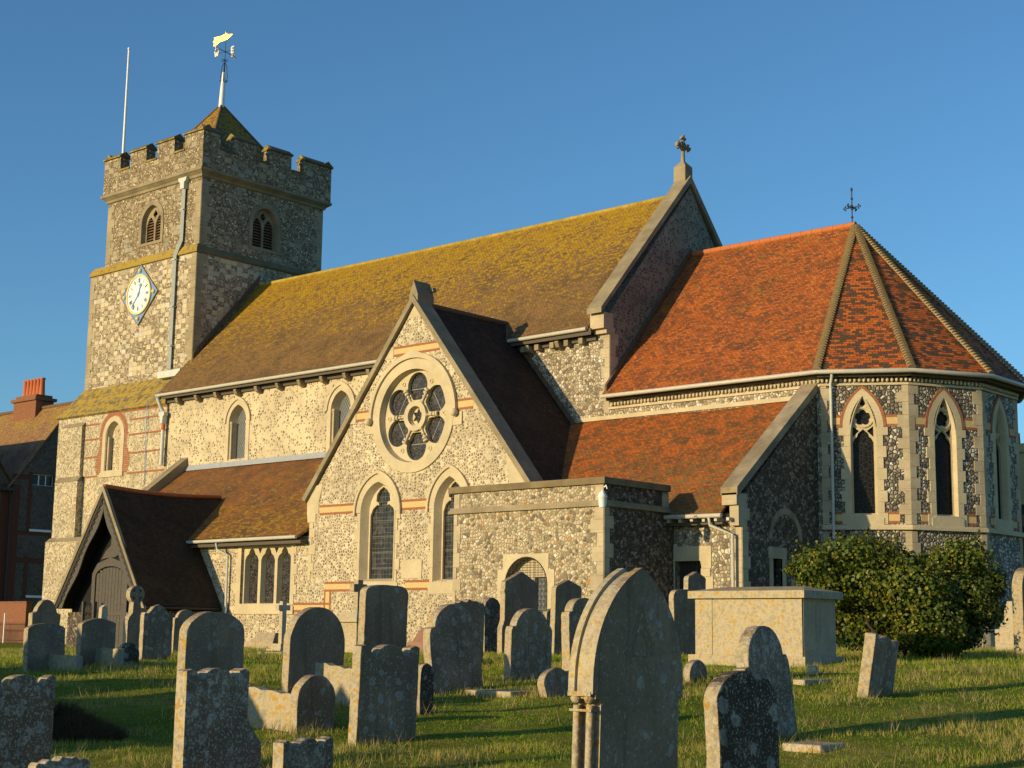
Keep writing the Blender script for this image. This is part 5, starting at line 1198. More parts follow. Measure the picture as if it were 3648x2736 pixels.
HS = [
 ('big crusty headstone with scrolled top cut off by the left edge of the picture', -30, 123, 1458, ('d', 13), 'scallop', 'crust', .13, 4, 0, 0),
 ('scroll-topped headstone whose tip only just shows at the bottom edge, near the left corner', 84, 212, 1624, ('d', 11.5), 'wavy', 'crust', .12, 0, 2, 0),
 ('plain dark headstone with flat curved top, foremost of the far left cluster', 56, 142, 1346, ('v', 1450), 'low', 'grey', .12, 0, 0, 0),
 ('tall stepped-top headstone rising behind the far left cluster, below the tower buttress', 60, 126, 1296, ('d', 32), 'stepped', 'grey', .14, 0, 0, 0),
 ('squat flat-topped headstone standing in front of the porch doorway', 168, 249, 1336, ('v', 1440), 'low', 'grey', .12, 3, 0, 0),
 ('very small round-headed stone just right of the yellow kerb in front of the porch', 253, 303, 1388, ('v', 1438), 'round', 'dark', .1, 0, 0, 0),
 ('greenish ogee-topped headstone immediately right of the wheel-head cross', 302, 371, 1306, ('v', 1427), 'ogee', 'mid', .13, 0, 0, 0),
 ('pale-edged headstone half hidden behind the porch corner, right of the greenish ogee one', 370, 425, 1317, ('d', 38), 'shoulder', 'grey', .12, 0, 0, 0),
 ('large round-topped headstone with pale lit edge, behind the crusty scrolled one', 388, 527, 1321, ('v', 1548), 'segment', 'grey', .15, 0, 0, 0),
 ('broad round-arched headstone below the three-light aisle window', 613, 744, 1311, ('v', 1497), 'round', 'grey', .14, 0, 0, 0),
 ('small round-headed stone in front of the two lichened low slabs', 632, 728, 1457, ('v', 1583), 'round', 'mid', .13, 0, 0, 0),
 ('tall narrow headstone with rounded corners under the left lancet window', 773, 878, 1263, ('d', 23), 'corner', 'grey', .14, 0, 0, 0),
 ('scroll-topped grey headstone in the middle foreground, in front of the tall narrow one', 760, 903, 1393, ('v', 1607), 'scallop', 'mid', .13, 0, 0, 0),
 ('small dark round stone tucked behind the middle scroll-topped headstone', 897, 939, 1432, ('v', 1545), 'round', 'dark', .1, 0, 0, 0),
 ('scroll-topped headstone cut off by the bottom edge, left of the middle', 600, 728, 1595, ('d', 13), 'scallop', 'crust', .13, 0, 0, 0),
 ('round-shouldered headstone leaning left, with pale lichen rings low on its face', 925, 1046, 1304, ('v', 1500), 'shoulder', 'mid', .14, 0, 6, -2),
 ('headstone with wavy top behind the left-leaning one', 966, 1044, 1288, ('d', 27), 'wavy', 'mid', .14, 0, 0, 0),
 ('narrow round-topped dark headstone between the wavy one and the tall gabled one', 1040, 1084, 1291, ('d', 38), 'round', 'dark', .12, 0, 0, 0),
 ('tallest gable-topped headstone, in front of the vestry window', 1079, 1160, 1235, ('d', 36), 'neck', 'grey', .15, 0, 0, 0),
 ('gable-topped headstone right of the vestry window', 1187, 1253, 1252, ('d', 34), 'gable', 'grey', .14, 0, 0, 0),
 ('upright round-shouldered headstone in front of the vestry window, ochre on its left edge', 1090, 1192, 1314, ('v', 1470), 'shoulder', 'mid', .14, 0, 0, 0),
 ('plain low headstone peeping out behind the round-shouldered one by the vestry', 1170, 1222, 1314, ('d', 36), 'low', 'mid', .12, 0, 0, 0),
 ('round-headed stone with bright curved edge, half behind the big pointed headstone', 1216, 1300, 1291, ('d', 21), 'shoulder', 'mid', .15, 0, 0, 0),
 ('little leaning stone at the left foot of the big pointed headstone', 1168, 1238, 1443, ('v', 1506), 'segment', 'mid', .12, 0, 8, -8),
 ('shouldered headstone half hidden behind the left end of the chest tomb', 1446, 1515, 1273, ('d', 34), 'corner', 'grey', .14, 0, 0, 0),
 ('gable-topped headstone before the chancel aisle door, above the shouldered one', 1476, 1524, 1235, ('d', 38), 'gable', 'grey', .14, 0, 0, 0),
 ('tiny round stone in the grass left of the chest tomb plinth', 1475, 1528, 1425, ('v', 1471), 'round', 'mid', .12, 0, 3, 0),
 ('crusted round-topped headstone leaning back in front of the chest tomb', 1600, 1722, 1350, ('v', 1606), 'shoulder', 'crust', .14, 6, 8, -5),
 ('black headstone with pale lichen rings at the bottom edge, right of the big pointed one', 1528, 1682, 1449, ('d', 12.5), 'segment', 'dark', .14, -4, 0, 0),
 ('small scroll-topped headstone leaning right, alone on the right-hand grass', 1850, 1924, 1372, ('v', 1506), 'scallop', 'mid', .15, 5, -6, 9),
 ('small rough stone lump on the grass right of the chest tomb', 1742, 1767, 1438, ('v', 1460), 'round', 'pale', .14, 20, 10, 0),
 ('low stump of a stone behind the low block tomb, by the pedestal', 744, 774, 1352, ('v', 1409), 'round', 'pale', .2, 0, 0, 0),
]
for r_ in HS: headstone(r_[0], *r_[1:4], r_[4], r_[5], r_[6], r_[7], r_[8]+random.uniform(-4, 4), r_[9]+random.uniform(-1.6, 1.6), r_[10]+random.uniform(-2.5, 2.5), GR)
# big pointed headstone with carved niche and colonnettes
x, y, z, w_, h_, d = frame_at(1232, 1474, 1226, ('d', 10.2), .2, 0)
big = empty('headstone', (x, y-.03, z)); big.rotation_euler = (math.radians(-2.2), 0, 0); tag(big, 'biggest headstone, pointed gothic shape with side shafts, cut off by the bottom edge', 'headstone', GR)
def bpart(mb, name, mat, par, label=None):
    o = mb.build(name, mat, par)
    if label: o['label'] = label
    return o
hc = h_*.52; W2 = w_/2
t = MB(); body = [(-W2+.09, -.3), (W2-.04, -.3), (W2-.04, hc)]+[q for q in arch(0, W2-.035, hc, hc+.12, h_-.03, 14)[1:]]+[(-W2+.035, hc), (-W2+.09, hc)]
ou = arch(0, W2, hc+.03, hc+.12, h_, 14)[1:]
t.plate(EF, body, d0=-.085, d1=.097); t.plate(EF, ou+[(-W2, hc+.03)], d0=.045, d1=.1); bpart(t, 'slab', G['grey'], big)
t = MB(); ou = arch(0, W2, hc+.03, hc+.12, h_, 14)[1:]; inn = arch(0, W2-.05, hc+.03, hc+.12, h_-.055, 14)[1:]
t.plate(EF, ou+[(-W2, hc+.03), (-W2+.05, hc+.03)]+inn[::-1], d0=-.1, d1=-.05)
ou2 = arch(0, W2-.022, hc+.03, hc+.12, h_-.028, 14)[1:]
t.plate(EF, ou2+[(-W2+.022, hc+.03), (-W2+.06, hc+.03)]+[q for q in inn[::-1]], d0=-.06, d1=.06)
bpart(t, 'arch_moulding', G['warm'], big)
for s in (-1, 1):
    t = MB()
    for xx in (-.06, .05): t.ball((xx, s*(W2-.04), hc-.0), .042, sz=.9, n=8)
    t.box(-.1, .085, s*(W2-.04)-.045, s*(W2-.04)+.045, hc+.015, hc+.045); t.box(-.09, .085, s*(W2-.04)-.035, s*(W2-.04)+.035, hc-.08, hc-.065)
    bpart(t, 'capital', G['mid'], big)
for s in (-1, 1):
    for xx in (-.055, .05):
        t = MB(); t.tube([(xx, s*(W2-.045), -.3), (xx, s*(W2-.045), hc-.04)], .028, 12); bpart(t, 'shaft', G['mid'], big)
t = MB(); tz = h_-.22
t.plate(EF, [(-.17, tz-.34), (-.13, tz-.37), (0, tz-.11), (.13, tz-.37), (.17, tz-.34), (0, tz)], d0=.09, d1=.104)
t.plate(EF, arch(0, .075, tz-.36, tz-.29, tz-.19, 5), [arch(0, .055, tz-.36+.01, tz-.29, tz-.21, 5)], d0=.09, d1=.1035)
bpart(t, 'carved_gablet', G['grey'], big)
# wide foreground stone with shouldered body
x, y, z, w_, h_, d = frame_at(389, 541, 1444, ('d', 13), .14, 0)
P_ = prof('scallop', w_, h_); P_ = [(-w_/2, -.3), (w_/2+.16, -.3), (w_/2+.16, h_-.62), (w_/2+.05, h_-.5), (w_/2, h_-.42)]+P_[2:]
t = MB(); t.plate(EF, P_, d0=-.07, d1=.07); o = t.build('headstone', G['crust']); o.location = (x, y, z)
bm = bmesh.new(); bm.from_mesh(o.data); bmesh.ops.remove_doubles(bm, verts=bm.verts, dist=.0005); bm.to_mesh(o.data); bm.free()
md = o.modifiers.new('b', 'BEVEL'); md.width = .014; md.segments = 2; md.limit_method = 'ANGLE'
tag(o, 'white-crusted scroll-topped headstone with a right shoulder, in front of the large round-topped one', 'headstone', GR)
# wheel-head cross
def cross_at(u0, u1, vtop, dep, th, rz=0):
    return frame_at(u0, u1, vtop, dep, th, rz)
x, y, z, w_, h_, d = cross_at(268, 308, 1265, ('d', 33), .16)
cx_ = empty('stone_cross', (x, y, z)); tag(cx_, 'wheel-head cross on a tapering shaft in front of the porch', 'cross', 'crosses in the churchyard')
R_ = w_*.5; t = MB(); zc_ = h_-R_
holes = []
for k in range(4):
    a = math.radians(45+90*k); r0, r1 = R_*.3, R_*.74; wd_ = math.radians(26)
    holes.append([(r0*1.2*math.cos(a), zc_+r0*1.2*math.sin(a))]+[(r1*math.cos(a-wd_+2*wd_*i/5), zc_+r1*math.sin(a-wd_+2*wd_*i/5)) for i in range(6)])
t.plate(EF, circ(0, zc_, R_, 32), holes, d0=-.07, d1=.07); t.ball((.06, 0, zc_), R_*.2); bpart(t, 'wheel_head', G['grey'], cx_)
t = MB(); ws = R_*.62; t.plate(EF, [(-R_*1.12, -.2), (R_*1.12, -.2), (R_*1.12, h_*.5), (R_*.95, h_*.56), (ws*.85, h_*.62), (ws*.75, zc_-R_*.8), (-ws*.75, zc_-R_*.8), (-ws*.85, h_*.62), (-R_*.95, h_*.56), (-R_*1.12, h_*.5)], d0=-.08, d1=.08); bpart(t, 'shaft', G['grey'], cx_)
# plain latin crosses
def latin(label, u0, u1, vtop, dep, th, mat, base=True, bw=.7):
    x, y, z, w_, h_, d = cross_at(u0, u1, vtop, dep, th)
    e = empty('stone_cross', (x, y, z)); tag(e, label, 'cross', 'crosses in the churchyard'); a = th*.55; za = h_-w_*.42
    hb = .22 if base else 0
    t = MB(); t.plate(EF, [(-a, hb-.02), (a, hb-.02), (a, za-a), (w_/2, za-a), (w_/2, za+a), (a, za+a), (a, h_), (-a, h_), (-a, za+a), (-w_/2, za+a), (-w_/2, za-a), (-a, za-a)], d0=-th/2, d1=th/2); bpart(t, 'cross', G[mat], e)
    if base:
        t = MB(); t.box(-bw*.42, bw*.42, -bw*.42, bw*.42, -.2, .1); t.box(-bw*.3, bw*.3, -bw*.3, bw*.3, .1, .24); bpart(t, 'plinth', G[mat], e)
    return e, (x, y, z, w_, h_, d)
latin('plain white latin cross standing below the three-light aisle window', 594, 625, 1299, ('d', 42), .13, 'white')
e, q = latin('dark latin cross on a tall white pedestal, mostly hidden behind the tall narrow headstone', 753, 790, 1253, ('d', 40), .16, 'grey', False)
t = MB(); hh = q[4]
for (r0, r1, z0, z1) in ((.5, .5, -.2, .12), (.42, .42, .12, .22), (.26, .36, .22, hh*.42), (.46, .46, hh*.42, hh*.48), (.4, .3, hh*.48, hh*.55)):
    t.add([(-r0, -r0, z0), (r0, -r0, z0), (r0, r0, z0), (-r0, r0, z0), (-r1, -r1, z1), (r1, -r1, z1), (r1, r1, z1), (-r1, r1, z1)], [(0, 1, 5, 4), (1, 2, 6, 5), (2, 3, 7, 6), (3, 0, 4, 7), (4, 5, 6, 7), (3, 2, 1, 0)])
bpart(t, 'pedestal', G['white'], e)
# chest tomb
p0 = on_ground(1735, 1441); tx, ty, tz = p0[0], p0[1], gz(p0[0], p0[1]); dT = tx*math.sin(YAW)+ty*math.cos(YAW)
ct = empty('chest_tomb', (tx, ty, tz)); tag(ct, 'chest tomb with thick hipped lid covered in ochre lichen, in front of the bush', 'tomb')
LT, WT = 2.2, 1.12; HT = ztop(1270, 1730, dT)-tz
TC = ['pale']
t = MB(); t.box(-LT, 0, 0, WT, .0-.25, HT-.17-.001); t.box(-LT-.0+.0, -LT+.36, -.012, .02, .17, HT-.17); t.box(-LT+.40, .0, -.012, .02, .171, HT-.171); t.box(-.02, .012, .02, WT*.55, .17, HT-.17)
bpart(t, 'chest', G['pale'], ct)
t = MB(); o_ = .1; z0, z1 = HT-.17, HT-.04
t.box(-LT-o_, o_, -o_, WT+o_, z0, z1); t.add([(-LT-o_, -o_, z1), (o_, -o_, z1), (o_, WT+o_, z1), (-LT-o_, WT+o_, z1), (-LT+.3, WT/2, z1+.09), (-.3, WT/2, z1+.09)], [(0, 1, 5, 4), (1, 2, 5), (2, 3, 4, 5), (3, 0, 4)])
bpart(t, 'lid', G['warm'], ct)
t = MB(); t.box(-LT-.1, .1, -.1, WT+.1, -.25, .17); t.box(-LT-.2, .16, -.16, WT+.16, -.3, -.02); bpart(t, 'plinth', G['warm'], ct)
# low lichened slabs facing south (tomb sides)
def panel(label, u0, u1, v0, v1, dep, mat, th=.12, group='low lichened tomb slabs', name='tomb_slab'):
    d = dep[1] if dep[0] == 'd' else dist_for((u0+u1)/2, dep[1]); xa, ya = hloc(u0, d)
    r1 = ray(u1, 1369); k = ya/r1[1]; xb = r1[0]*k; z = min(gz(xa, ya), gz(xb, ya)); za = ray(u0, v0); zb = ray(u1, v1)
    h0 = za[2]*ya/za[1]-z; h1 = zb[2]*ya/zb[1]-z; L = xb-xa
    t = MB(); n = 8; top = [(L*(1-i/n), h1+(h0-h1)*i/n+.012*math.sin(i*2.3)) for i in range(n+1)]
    t.plate((Vector((0, 0, 0)), X3, Z3, -Y3), [(0, -.3), (L, -.3)]+top, d0=-th, d1=0); o = t.build(name, G[mat]); o.location = (xa, ya, z)
    md = o.modifiers.new('b', 'BEVEL'); md.width = .012; md.segments = 2; md.limit_method = 'ANGLE'
    tag(o, label, 'tomb', group); return o
panel('low sunlit slab with sloping top and ochre lichen, left of the small round-headed stone', 527, 641, 1481, 1502, ('v', 1570), 'warm')
panel('low sunlit lichened slab ending behind the middle scroll-topped headstone', 684, 768, 1430, 1447, ('v', 1520), 'warm')
panel('low sunlit kerb at the far left, between the two plain dark headstones', 92, 168, 1413, 1418, ('v', 1447), 'warm')
panel('short sunlit kerb in front of the squat headstone by the porch', 206, 257, 1400, 1402, ('v', 1440), 'warm')
def blocktomb(label, u0, u1, vtop, vb, W, mat, steps=1, lid=False):
    p = on_ground(u0, vb); ya = p[1]; r1 = ray(u1, 1369); xb = r1[0]*ya/r1[1]; L = max(.3, xb-p[0]-W*.0); z = gz(p[0], ya); r0 = ray(u0, vtop); h = r0[2]*ya/r0[1]-z
    e = empty('low_tomb', (p[0], ya, z)); tag(e, label, 'tomb')
    t = MB(); t.box(0, L, 0, W, -.25, h*.45); bpart(t, 'plinth', G[mat] if mat in G else M[mat], e)
    t = MB(); t.add([(L*.08, W*.1, h*.45), (L*.92, W*.1, h*.45), (L*.92, W*.9, h*.45), (L*.08, W*.9, h*.45), (L*.2, W*.35, h), (L*.8, W*.35, h), (L*.8, W*.65, h), (L*.2, W*.65, h)], [(0, 1, 5, 4), (1, 2, 6, 5), (2, 3, 7, 6), (3, 0, 4, 7), (4, 5, 6, 7)])
    bpart(t, 'coped_top', G[mat] if mat in G else M[mat], e); return e
blocktomb('low grey block tomb beside the white latin cross', 530, 590, 1366, 1402, 1.0, 'mid')
blocktomb('low reddish coped tomb between the tall narrow headstone and the left-leaning one', 879, 930, 1355, 1392, 1.0, 'pink')
def ledger(label, u0, u1, v0, v1):
    a = on_ground(u0, v1); b = on_ground(u1, v1); c = on_ground((u0+u1)/2, v0); z = gz(c[0], c[1]); W = abs(b[0]-a[0])*.9; D_ = max(.5, min(1.1, c[1]-a[1]))
    t = MB(); t.box(0, W, 0, D_, -.15, .05); o = t.build('ledger_stone', G['pale']); o.location = (a[0], a[1], gz(a[0]+W/2, a[1]+D_/2)); md = o.modifiers.new('b', 'BEVEL'); md.width = .02; md.segments = 2
    tag(o, label, 'ledger stone', 'flat stones in the grass')
ledger('flat ledger stone in the grass left of the big pointed headstone', 1005, 1158, 1490, 1502)
ledger('flat stone in the grass right of the leaning crusted headstone', 1712, 1752, 1467, 1480)
ledger('flat stone at the foot of the black ringed headstone', 1688, 1790, 1616, 1626)
ledger('flat broken kerb in the grass between the two large round headstones', 555, 612, 1408, 1414)
# unseen shrub row, added left of frame to cast shadow bands on turf
hx0, hy0 = cam2w(8.5, -8.2)
hg = MB(); 
for i in range(30):
    px_, py_ = cam2w(12.5+i*.36, -9.2-i*.15); hh_ = 2.0+1.5*noise.noise(Vector((i*.45, 2.2, 0))); hg.ball((px_-hx0, py_-hy0, gz(px_, py_)+hh_*.45), .5, sz=max(.6, hh_*1.1), n=8)
o = hg.build('shadow_blocker', M['wood_dark']); o.location = (hx0, hy0, 0); tag(o, 'unseen shrub shapes added left of the view to shade the turf', 'shadow_blocker')
# monument at the right edge and pale tomb behind the bush
x, y, z, w_, h_, d = frame_at(2192, 2250, 1226, ('d', 31), .2, 0)
me = stone_mesh('round', w_, h_, .22, 3.3); me.materials.append(G['grey']); o = bpy.data.objects.new('headstone', me); COL.objects.link(o); o.location = (x, y, z)
tag(o, 'tall round-topped monument sliced by the right edge of the picture', 'headstone', GR)
blocktomb('pale coped tomb showing between the bush and the right-hand monument', 2150, 2215, 1298, 1392, 1.2, 'pale')
# small sunlit post in front of the porch
x, y, z, w_, h_, d = frame_at(215, 226, 1307, ('d', 35), .1, 0)
t = MB(); t.plate(EF, [(-w_/2-.05, -.2), (w_/2+.05, -.2), (w_/2, h_-.06), (0, h_), (-w_/2, h_-.06)], d0=-.06, d1=.06); o = t.build('stone_post', G['white']); o.location = (x, y, z); tag(o, 'slim pale stone post in front of the dark porch door', 'post')

# ================================================================= MOUND, BUSH
def leafy(name, P, Nn, size, cols, mat, parent=None):
    n = len(P); a = rng.normal(size=(n, 3)); a -= Nn*(a*Nn).sum(1, keepdims=True); a /= np.linalg.norm(a, axis=1, keepdims=True); b = np.cross(Nn, a)
    sz = size[:, None]; V = np.stack([P-a*sz*.5, P+b*sz*.45+Nn*sz*.1, P+a*sz*.6, P-b*sz*.45+Nn*sz*.1], 1)
    me = bpy.data.meshes.new(name); me.vertices.add(n*4); me.vertices.foreach_set('co', V.ravel()); me.loops.add(n*4); me.loops.foreach_set('vertex_index', np.arange(n*4))
    me.polygons.add(n); me.polygons.foreach_set('loop_start', np.arange(n)*4); me.polygons.foreach_set('loop_total', np.full(n, 4)); me.update()
    at = me.color_attributes.new('tint', 'FLOAT_COLOR', 'POINT'); c4 = np.ones((n, 4, 4)); c4[:, :, :3] = cols[:, None, :]; at.data.foreach_set('color', c4.ravel())
    me.materials.append(mat); o = bpy.data.objects.new(name, me); COL.objects.link(o); o.parent = parent; return o
dB = 31.0
def bp(u, v, dd=0): r_ = ray(u, v); k = (dB+dd)/(r_[0]*math.sin(YAW)+r_[1]*math.cos(YAW)); return np.array([r_[0]*k, r_[1]*k, r_[2]*k])
bc = bp(2000, 1400); bush = empty('ivy_bush', (bc[0], bc[1], gz(bc[0], bc[1]))); tag(bush, 'broad dark green ivy bush with yellow-green flower heads beside the apse', 'bush')
lobes = [(1765, 1222, .0, 62, 44), (1840, 1200, .1, 74, 46), (1795, 1265, .2, 80, 50), (1890, 1200, .2, 66, 42), (1880, 1262, .1, 90, 60), (1950, 1222, .0, 56, 36), (1975, 1280, -.4, 92, 72), (2030, 1222, .2, 60, 40), (2085, 1208, .1, 62, 50), (2060, 1290, .0, 85, 66), (2130, 1262, .2, 46, 40), (2120, 1320, .1, 52, 44), (2010, 1350, -.7, 76, 62), (1905, 1318, .7, 92, 50), (1850, 1345, 1.1, 85, 62), (1940, 1370, .8, 70, 45), (1800, 1320, 1.2, 55, 50), (2070, 1365, .1, 62, 42), (2155, 1245, .3, 22, 16), (1722, 1232, .1, 28, 15), (2020, 1402, -.5, 56, 26), (2040, 1385, -.6, 40, 34)]
mpp = dB/FPX*3648/2212; Ps = []; Ns = []; Cs = []; Ss = []
for (u, v, dd, ru, rv) in lobes:
    c = bp(u, v, dd); R1 = ru*mpp; R2 = rv*mpp; k = int(9500*(R1*R2)/1.6)
    q = rng.normal(size=(k, 3)); q /= np.linalg.norm(q, axis=1, keepdims=True)
    cl = fbm(q[:, 0]*3+u, q[:, 1]*3+q[:, 2]*2.3+v, 1.6, 11)
    rad = (.80+.34*(cl-.5)*2*1.0+.16*rng.random(k)); rad *= np.where(rng.random(k) < .3, rng.random(k)*.35+.6, 1)
    P = c+q*rad[:, None]*np.array([R1, R1, R2]); Nn = q+rng.normal(size=(k, 3))*.55; Nn /= np.linalg.norm(Nn, axis=1, keepdims=True)
    r1 = rng.random(k); tc_ = fbm(P[:, 0]*9+P[:, 1]*4, P[:, 2]*9+P[:, 1]*5, 1., 21); tip = (rad > .82)&(tc_ > .47)&(rng.random(k) < .6)&(q[:, 2] > -.45)
    col = np.stack([.055+.06*r1, .082+.07*r1, .010+.008*r1], 1); col = np.where(tip[:, None], np.stack([.19+.10*r1, .165+.08*r1, .018+.012*r1], 1), col)
    Ps.append(P); Ns.append(Nn); Cs.append(col); Ss.append(np.where(tip, .04, .055)+.035*rng.random(k))
P = np.concatenate(Ps); base = gz(bc[0], bc[1]); keep = P[:, 2] > base+.02
sh_P = []; sh_N = []; sh_C = []; sh_S = []; t = MB()
for i in range(150):                                       # stray shoots
    j = rng.integers(len(P)); p0_ = P[j]; nn_ = np.concatenate(Ns)[j]; dr = nn_*.6+np.array([0, 0, .5])+rng.normal(size=3)*.4; dr /= np.linalg.norm(dr); L_ = .12+.28*rng.random()
    for q in range(int(L_*55)):
        sh_P.append(p0_+dr*L_*rng.random()+rng.normal(size=3)*.02); nn2 = rng.normal(size=3); sh_N.append(nn2/np.linalg.norm(nn2)); r1 = rng.random(); sh_C.append((.06+.1*r1, .08+.09*r1, .012)); sh_S.append(.045+.03*rng.random())
Ps.append(np.array(sh_P)); Ns.append(np.array(sh_N)); Cs.append(np.array(sh_C)); Ss.append(np.array(sh_S)); P = np.concatenate(Ps); keep = P[:, 2] > base+.02
for i in range(14):
    a = rng.random()*6.28; tgt = (P[rng.integers(len(P))]-np.array(bush.location))*np.array([.6, .6, .9]); s0 = np.array([(rng.random()-.5)*1.6, (rng.random()-.5)*.6, -.1]); mid = (s0+tgt)/2+rng.normal(size=3)*.15
    t.tube([tuple(s0), tuple(mid), tuple(tgt*.97)], .03, 6, rs=[.05, .035, .012])
o = leafy('foliage', P[keep]-np.array(bush.location), np.concatenate(Ns)[keep], np.concatenate(Ss)[keep], np.concatenate(Cs)[keep], M['leaf'], bush)
bpart(t, 'stem', M['wood_dark'], bush)
# dark inner mass of twigs so that the bush is dense
tw = MB()
for i in range(900):
    p = P[rng.integers(len(P))]-np.array(bush.location); q_ = P[rng.integers(len(P))]-np.array(bush.location)
    if np.linalg.norm(p-q_) < 1.3: tw.tube([tuple(p*.93), tuple((p+q_)/2*.95+rng.normal(size=3)*.05), tuple(q_*.93)], .008, 3, caps=False)
bpart(tw, 'twig', M['wood_dark'], bush)
# heap of brown cut grass
mc = on_ground(165, 1600); dm = mc[0]*math.sin(YAW)+mc[1]*math.cos(YAW); sm = mc[0]*math.cos(YAW)-mc[1]*math.sin(YAW)
n = 16000; a = rng.random(n)*6.283; r_ = np.sqrt(rng.random(n)); dd = r_*np.sin(a)*.4; s1 = r_*np.cos(a)*.62-.12
hh = np.clip((1-r_**1.6), 0, 1)*(.27-.16*np.clip(s1, -.3, .9))*(.25+1.3*fbm(dd*3, s1*3, 1.5, 4))
r1 = rng.random(n); colb = np.stack([.07+.10*r1, .05+.065*r1, .025+.03*r1], 1)
o = blades('grass_heap', dm+dd, sm+s1, .04+.09*rng.random(n), np.full(n, .005), colb, 1.6, z0=gzv(dm+dd, sm+s1)+hh*rng.random(n)**.35)
tag(o, 'brown heap of dead cut grass on the turf at the lower left', 'grass heap', kind='stuff')
# dry tufts round the stones: longer unmown grass
ff = []
for o in list(COL.objects):
    if o.parent is None and o.get('category') in ('headstone', 'tomb', 'cross') and o.location.length < 42:
        X_, Y_ = o.location.x, o.location.y
        k = 90 if o.get('category') == 'headstone' else 140
        for i in range(k):
            a = rng.random()*6.283; r0 = .12+.42*rng.random(); xx = X_+math.cos(a)*r0*.45; yy = Y_+math.sin(a)*r0*1.1
            if o.get('category') == 'tomb': xx = X_+(rng.random()-.6)*2.2; yy = Y_-.15+rng.normal()*.07
            ff.append((xx*math.sin(YAW)+yy*math.cos(YAW), xx*math.cos(YAW)-yy*math.sin(YAW)))
for i in range(150):
    d0 = 12+rng.random()*24; s0 = (rng.random()*2-1)*.33*d0
    for j in range(45): ff.append((d0+rng.normal()*.13, s0+rng.normal()*.16))
ff = np.array(ff); n = len(ff); r1 = rng.random(n); st = rng.random(n) < .65
colb = np.where(st[:, None], np.stack([.36+.16*r1, .28+.12*r1, .12+.07*r1], 1), np.stack([.06+.05*r1, .09+.05*r1, .015+.01*r1], 1))
tag(blades('long_grass', ff[:, 0], ff[:, 1], .07+.13*rng.random(n), np.full(n, .004), colb, 1.1), 'longer dry grass tufts around the feet of the stones', 'grass', kind='stuff')

# ================================================================= NEIGHBOURING BUILDINGS
hb = empty('brick_house', (-95, 54, gz(-95, 54))); tag(hb, 'brick and flint house with lichened tile roof and row of chimney pots, behind the tower', 'house')
def hpart(mb, name, mat, par=hb, root=hb):
    o = mb.build(name, mat); o.parent = par
    if par is root: o.matrix_parent_inverse = Matrix.Translation(-root.location)
    return o
t = MB(); hy, hz, hr, hrz = 49.85, 8.85, 53.7, 14.1; hx = -85.0
t.plate(east(hx), [(hy, -2), (57.5, -2), (57.5, 8.85), (hr, hrz-.15), (hy, hz)], [rect(51.25, 52.6, 1.9, 4.0), rect(51.2, 52.7, 5.95, 9.4), rect(50.6, 50.95, 6.5, 6.9)], d0=-.4, d1=0, mi=0, back=False)
t.box(-115, hx-.002, hy+.01, 57.4, -2, 8.7, 0); t.plate(east(hx-.1), [(44, -2), (49.85, -2), (49.85, 8.6), (46.9, 12.4), (44, 8.6)], d0=-25, d1=0, mi=0)
hw = hpart(t, 'wall', M['house_flint'])
t = MB()
for z0, z1 in ((5.6, 5.85), (3.9, 4.2), (9.0, 9.3)): t.plate(east(hx), rect(hy, 51.2 if z0 > 8 else 57, z0, z1), d0=-.02, d1=.02)
t.plate(east(hx), rect(hy, hy+.55, -2, 8.6), d0=-.02, d1=.03)
for a, b, c, d_ in ((51.0, 51.25, 1.7, 4.3), (50.98, 51.2, 5.7, 9.5)): t.plate(east(hx), rect(a, b, c, d_), d0=-.02, d1=.025)
t.plate(east(hx-.1), rect(49.2, 49.84, -2, 8.6), d0=-.02, d1=.02); t.plate(east(hx-.1), rect(46.5, 46.9, -2, 8.6), d0=-.02, d1=.02)
hpart(t, 'brick_banding', M['house_brick'])
for (z0, z1, y0, y1, bars) in ((1.9, 4.0, 51.25, 52.6, (2.6, 3.3)), (5.95, 9.4, 51.2, 52.7, (7.0, 7.9, 8.6))):
    t = MB(); Fw = east(hx-.15)
    t.plate(Fw, rect(y0, y1, z0, z1), [rect(y0+.07+(y1-y0-.05)*i/3, y0+(y1-y0)*(i+1)/3-.02, z0+.1+(z1-z0-.1)*j/5, z0+(z1-z0)*(j+1)/5-.04) for i in range(3) for j in range(5)], d0=-.06, d1=0)
    t.plate(Fw, rect(y0-.03, y1, z0-.12, z0+.02), d0=-.1, d1=.2)
    for zz in bars: t.plate(Fw, rect(y0, y1, zz, zz+.13), d0=-.02, d1=.04)
    wn = hpart(t, 'window', M['white_paint']); q_ = MB(); q_.plate(east(hx-.2), rect(y0, y1, z0, z1), d0=-.02, d1=0); hpart(q_, 'pane', M['glass_rect'], wn)
t = MB(); t.box(hx-.35, hx-.3, 50.5, 51, 6.4, 7); hpart(t, 'vent', M['black'])
t = MB(); roof_slope(t, -115, hx+.2, hy-.45, hz-.55, hr, hrz, nx=10); roof_slope(t, -115, hx+.2, 57.6, hz-.5, hr, hrz, nx=10)
t.quad((hx-25, 50.0, 8.55), (hx-25, 46.9, 12.6), (hx+.05, 46.9, 12.6), (hx+.05, 50.0, 8.55)); t.quad((hx-25, 43.8, 8.55), (hx+.05, 43.8, 8.55), (hx+.05, 46.9, 12.6), (hx-25, 46.9, 12.6))
hrf = hpart(t, 'roof', M['tile_house'])
t = MB(); t.tube([(-115, hr, hrz+.02), (hx+.2, hr, hrz+.02)], .12, 8); hpart(t, 'ridge_tile', M['ridge_brown'], hrf)
t = MB(); t.box(-91.2, -88.5, 53.2, 54.5, 13.3, 14.6); t.box(-91.35, -88.35, 53.05, 54.65, 14.6, 14.8); t.box(-91.1, -88.6, 53.25, 54.45, 14.8, 15.0); t.box(-91.0, -88.7, 53.3, 54.4, 12.6, 13.31)
ch_ = hpart(t, 'chimney', M['garden_brick'])
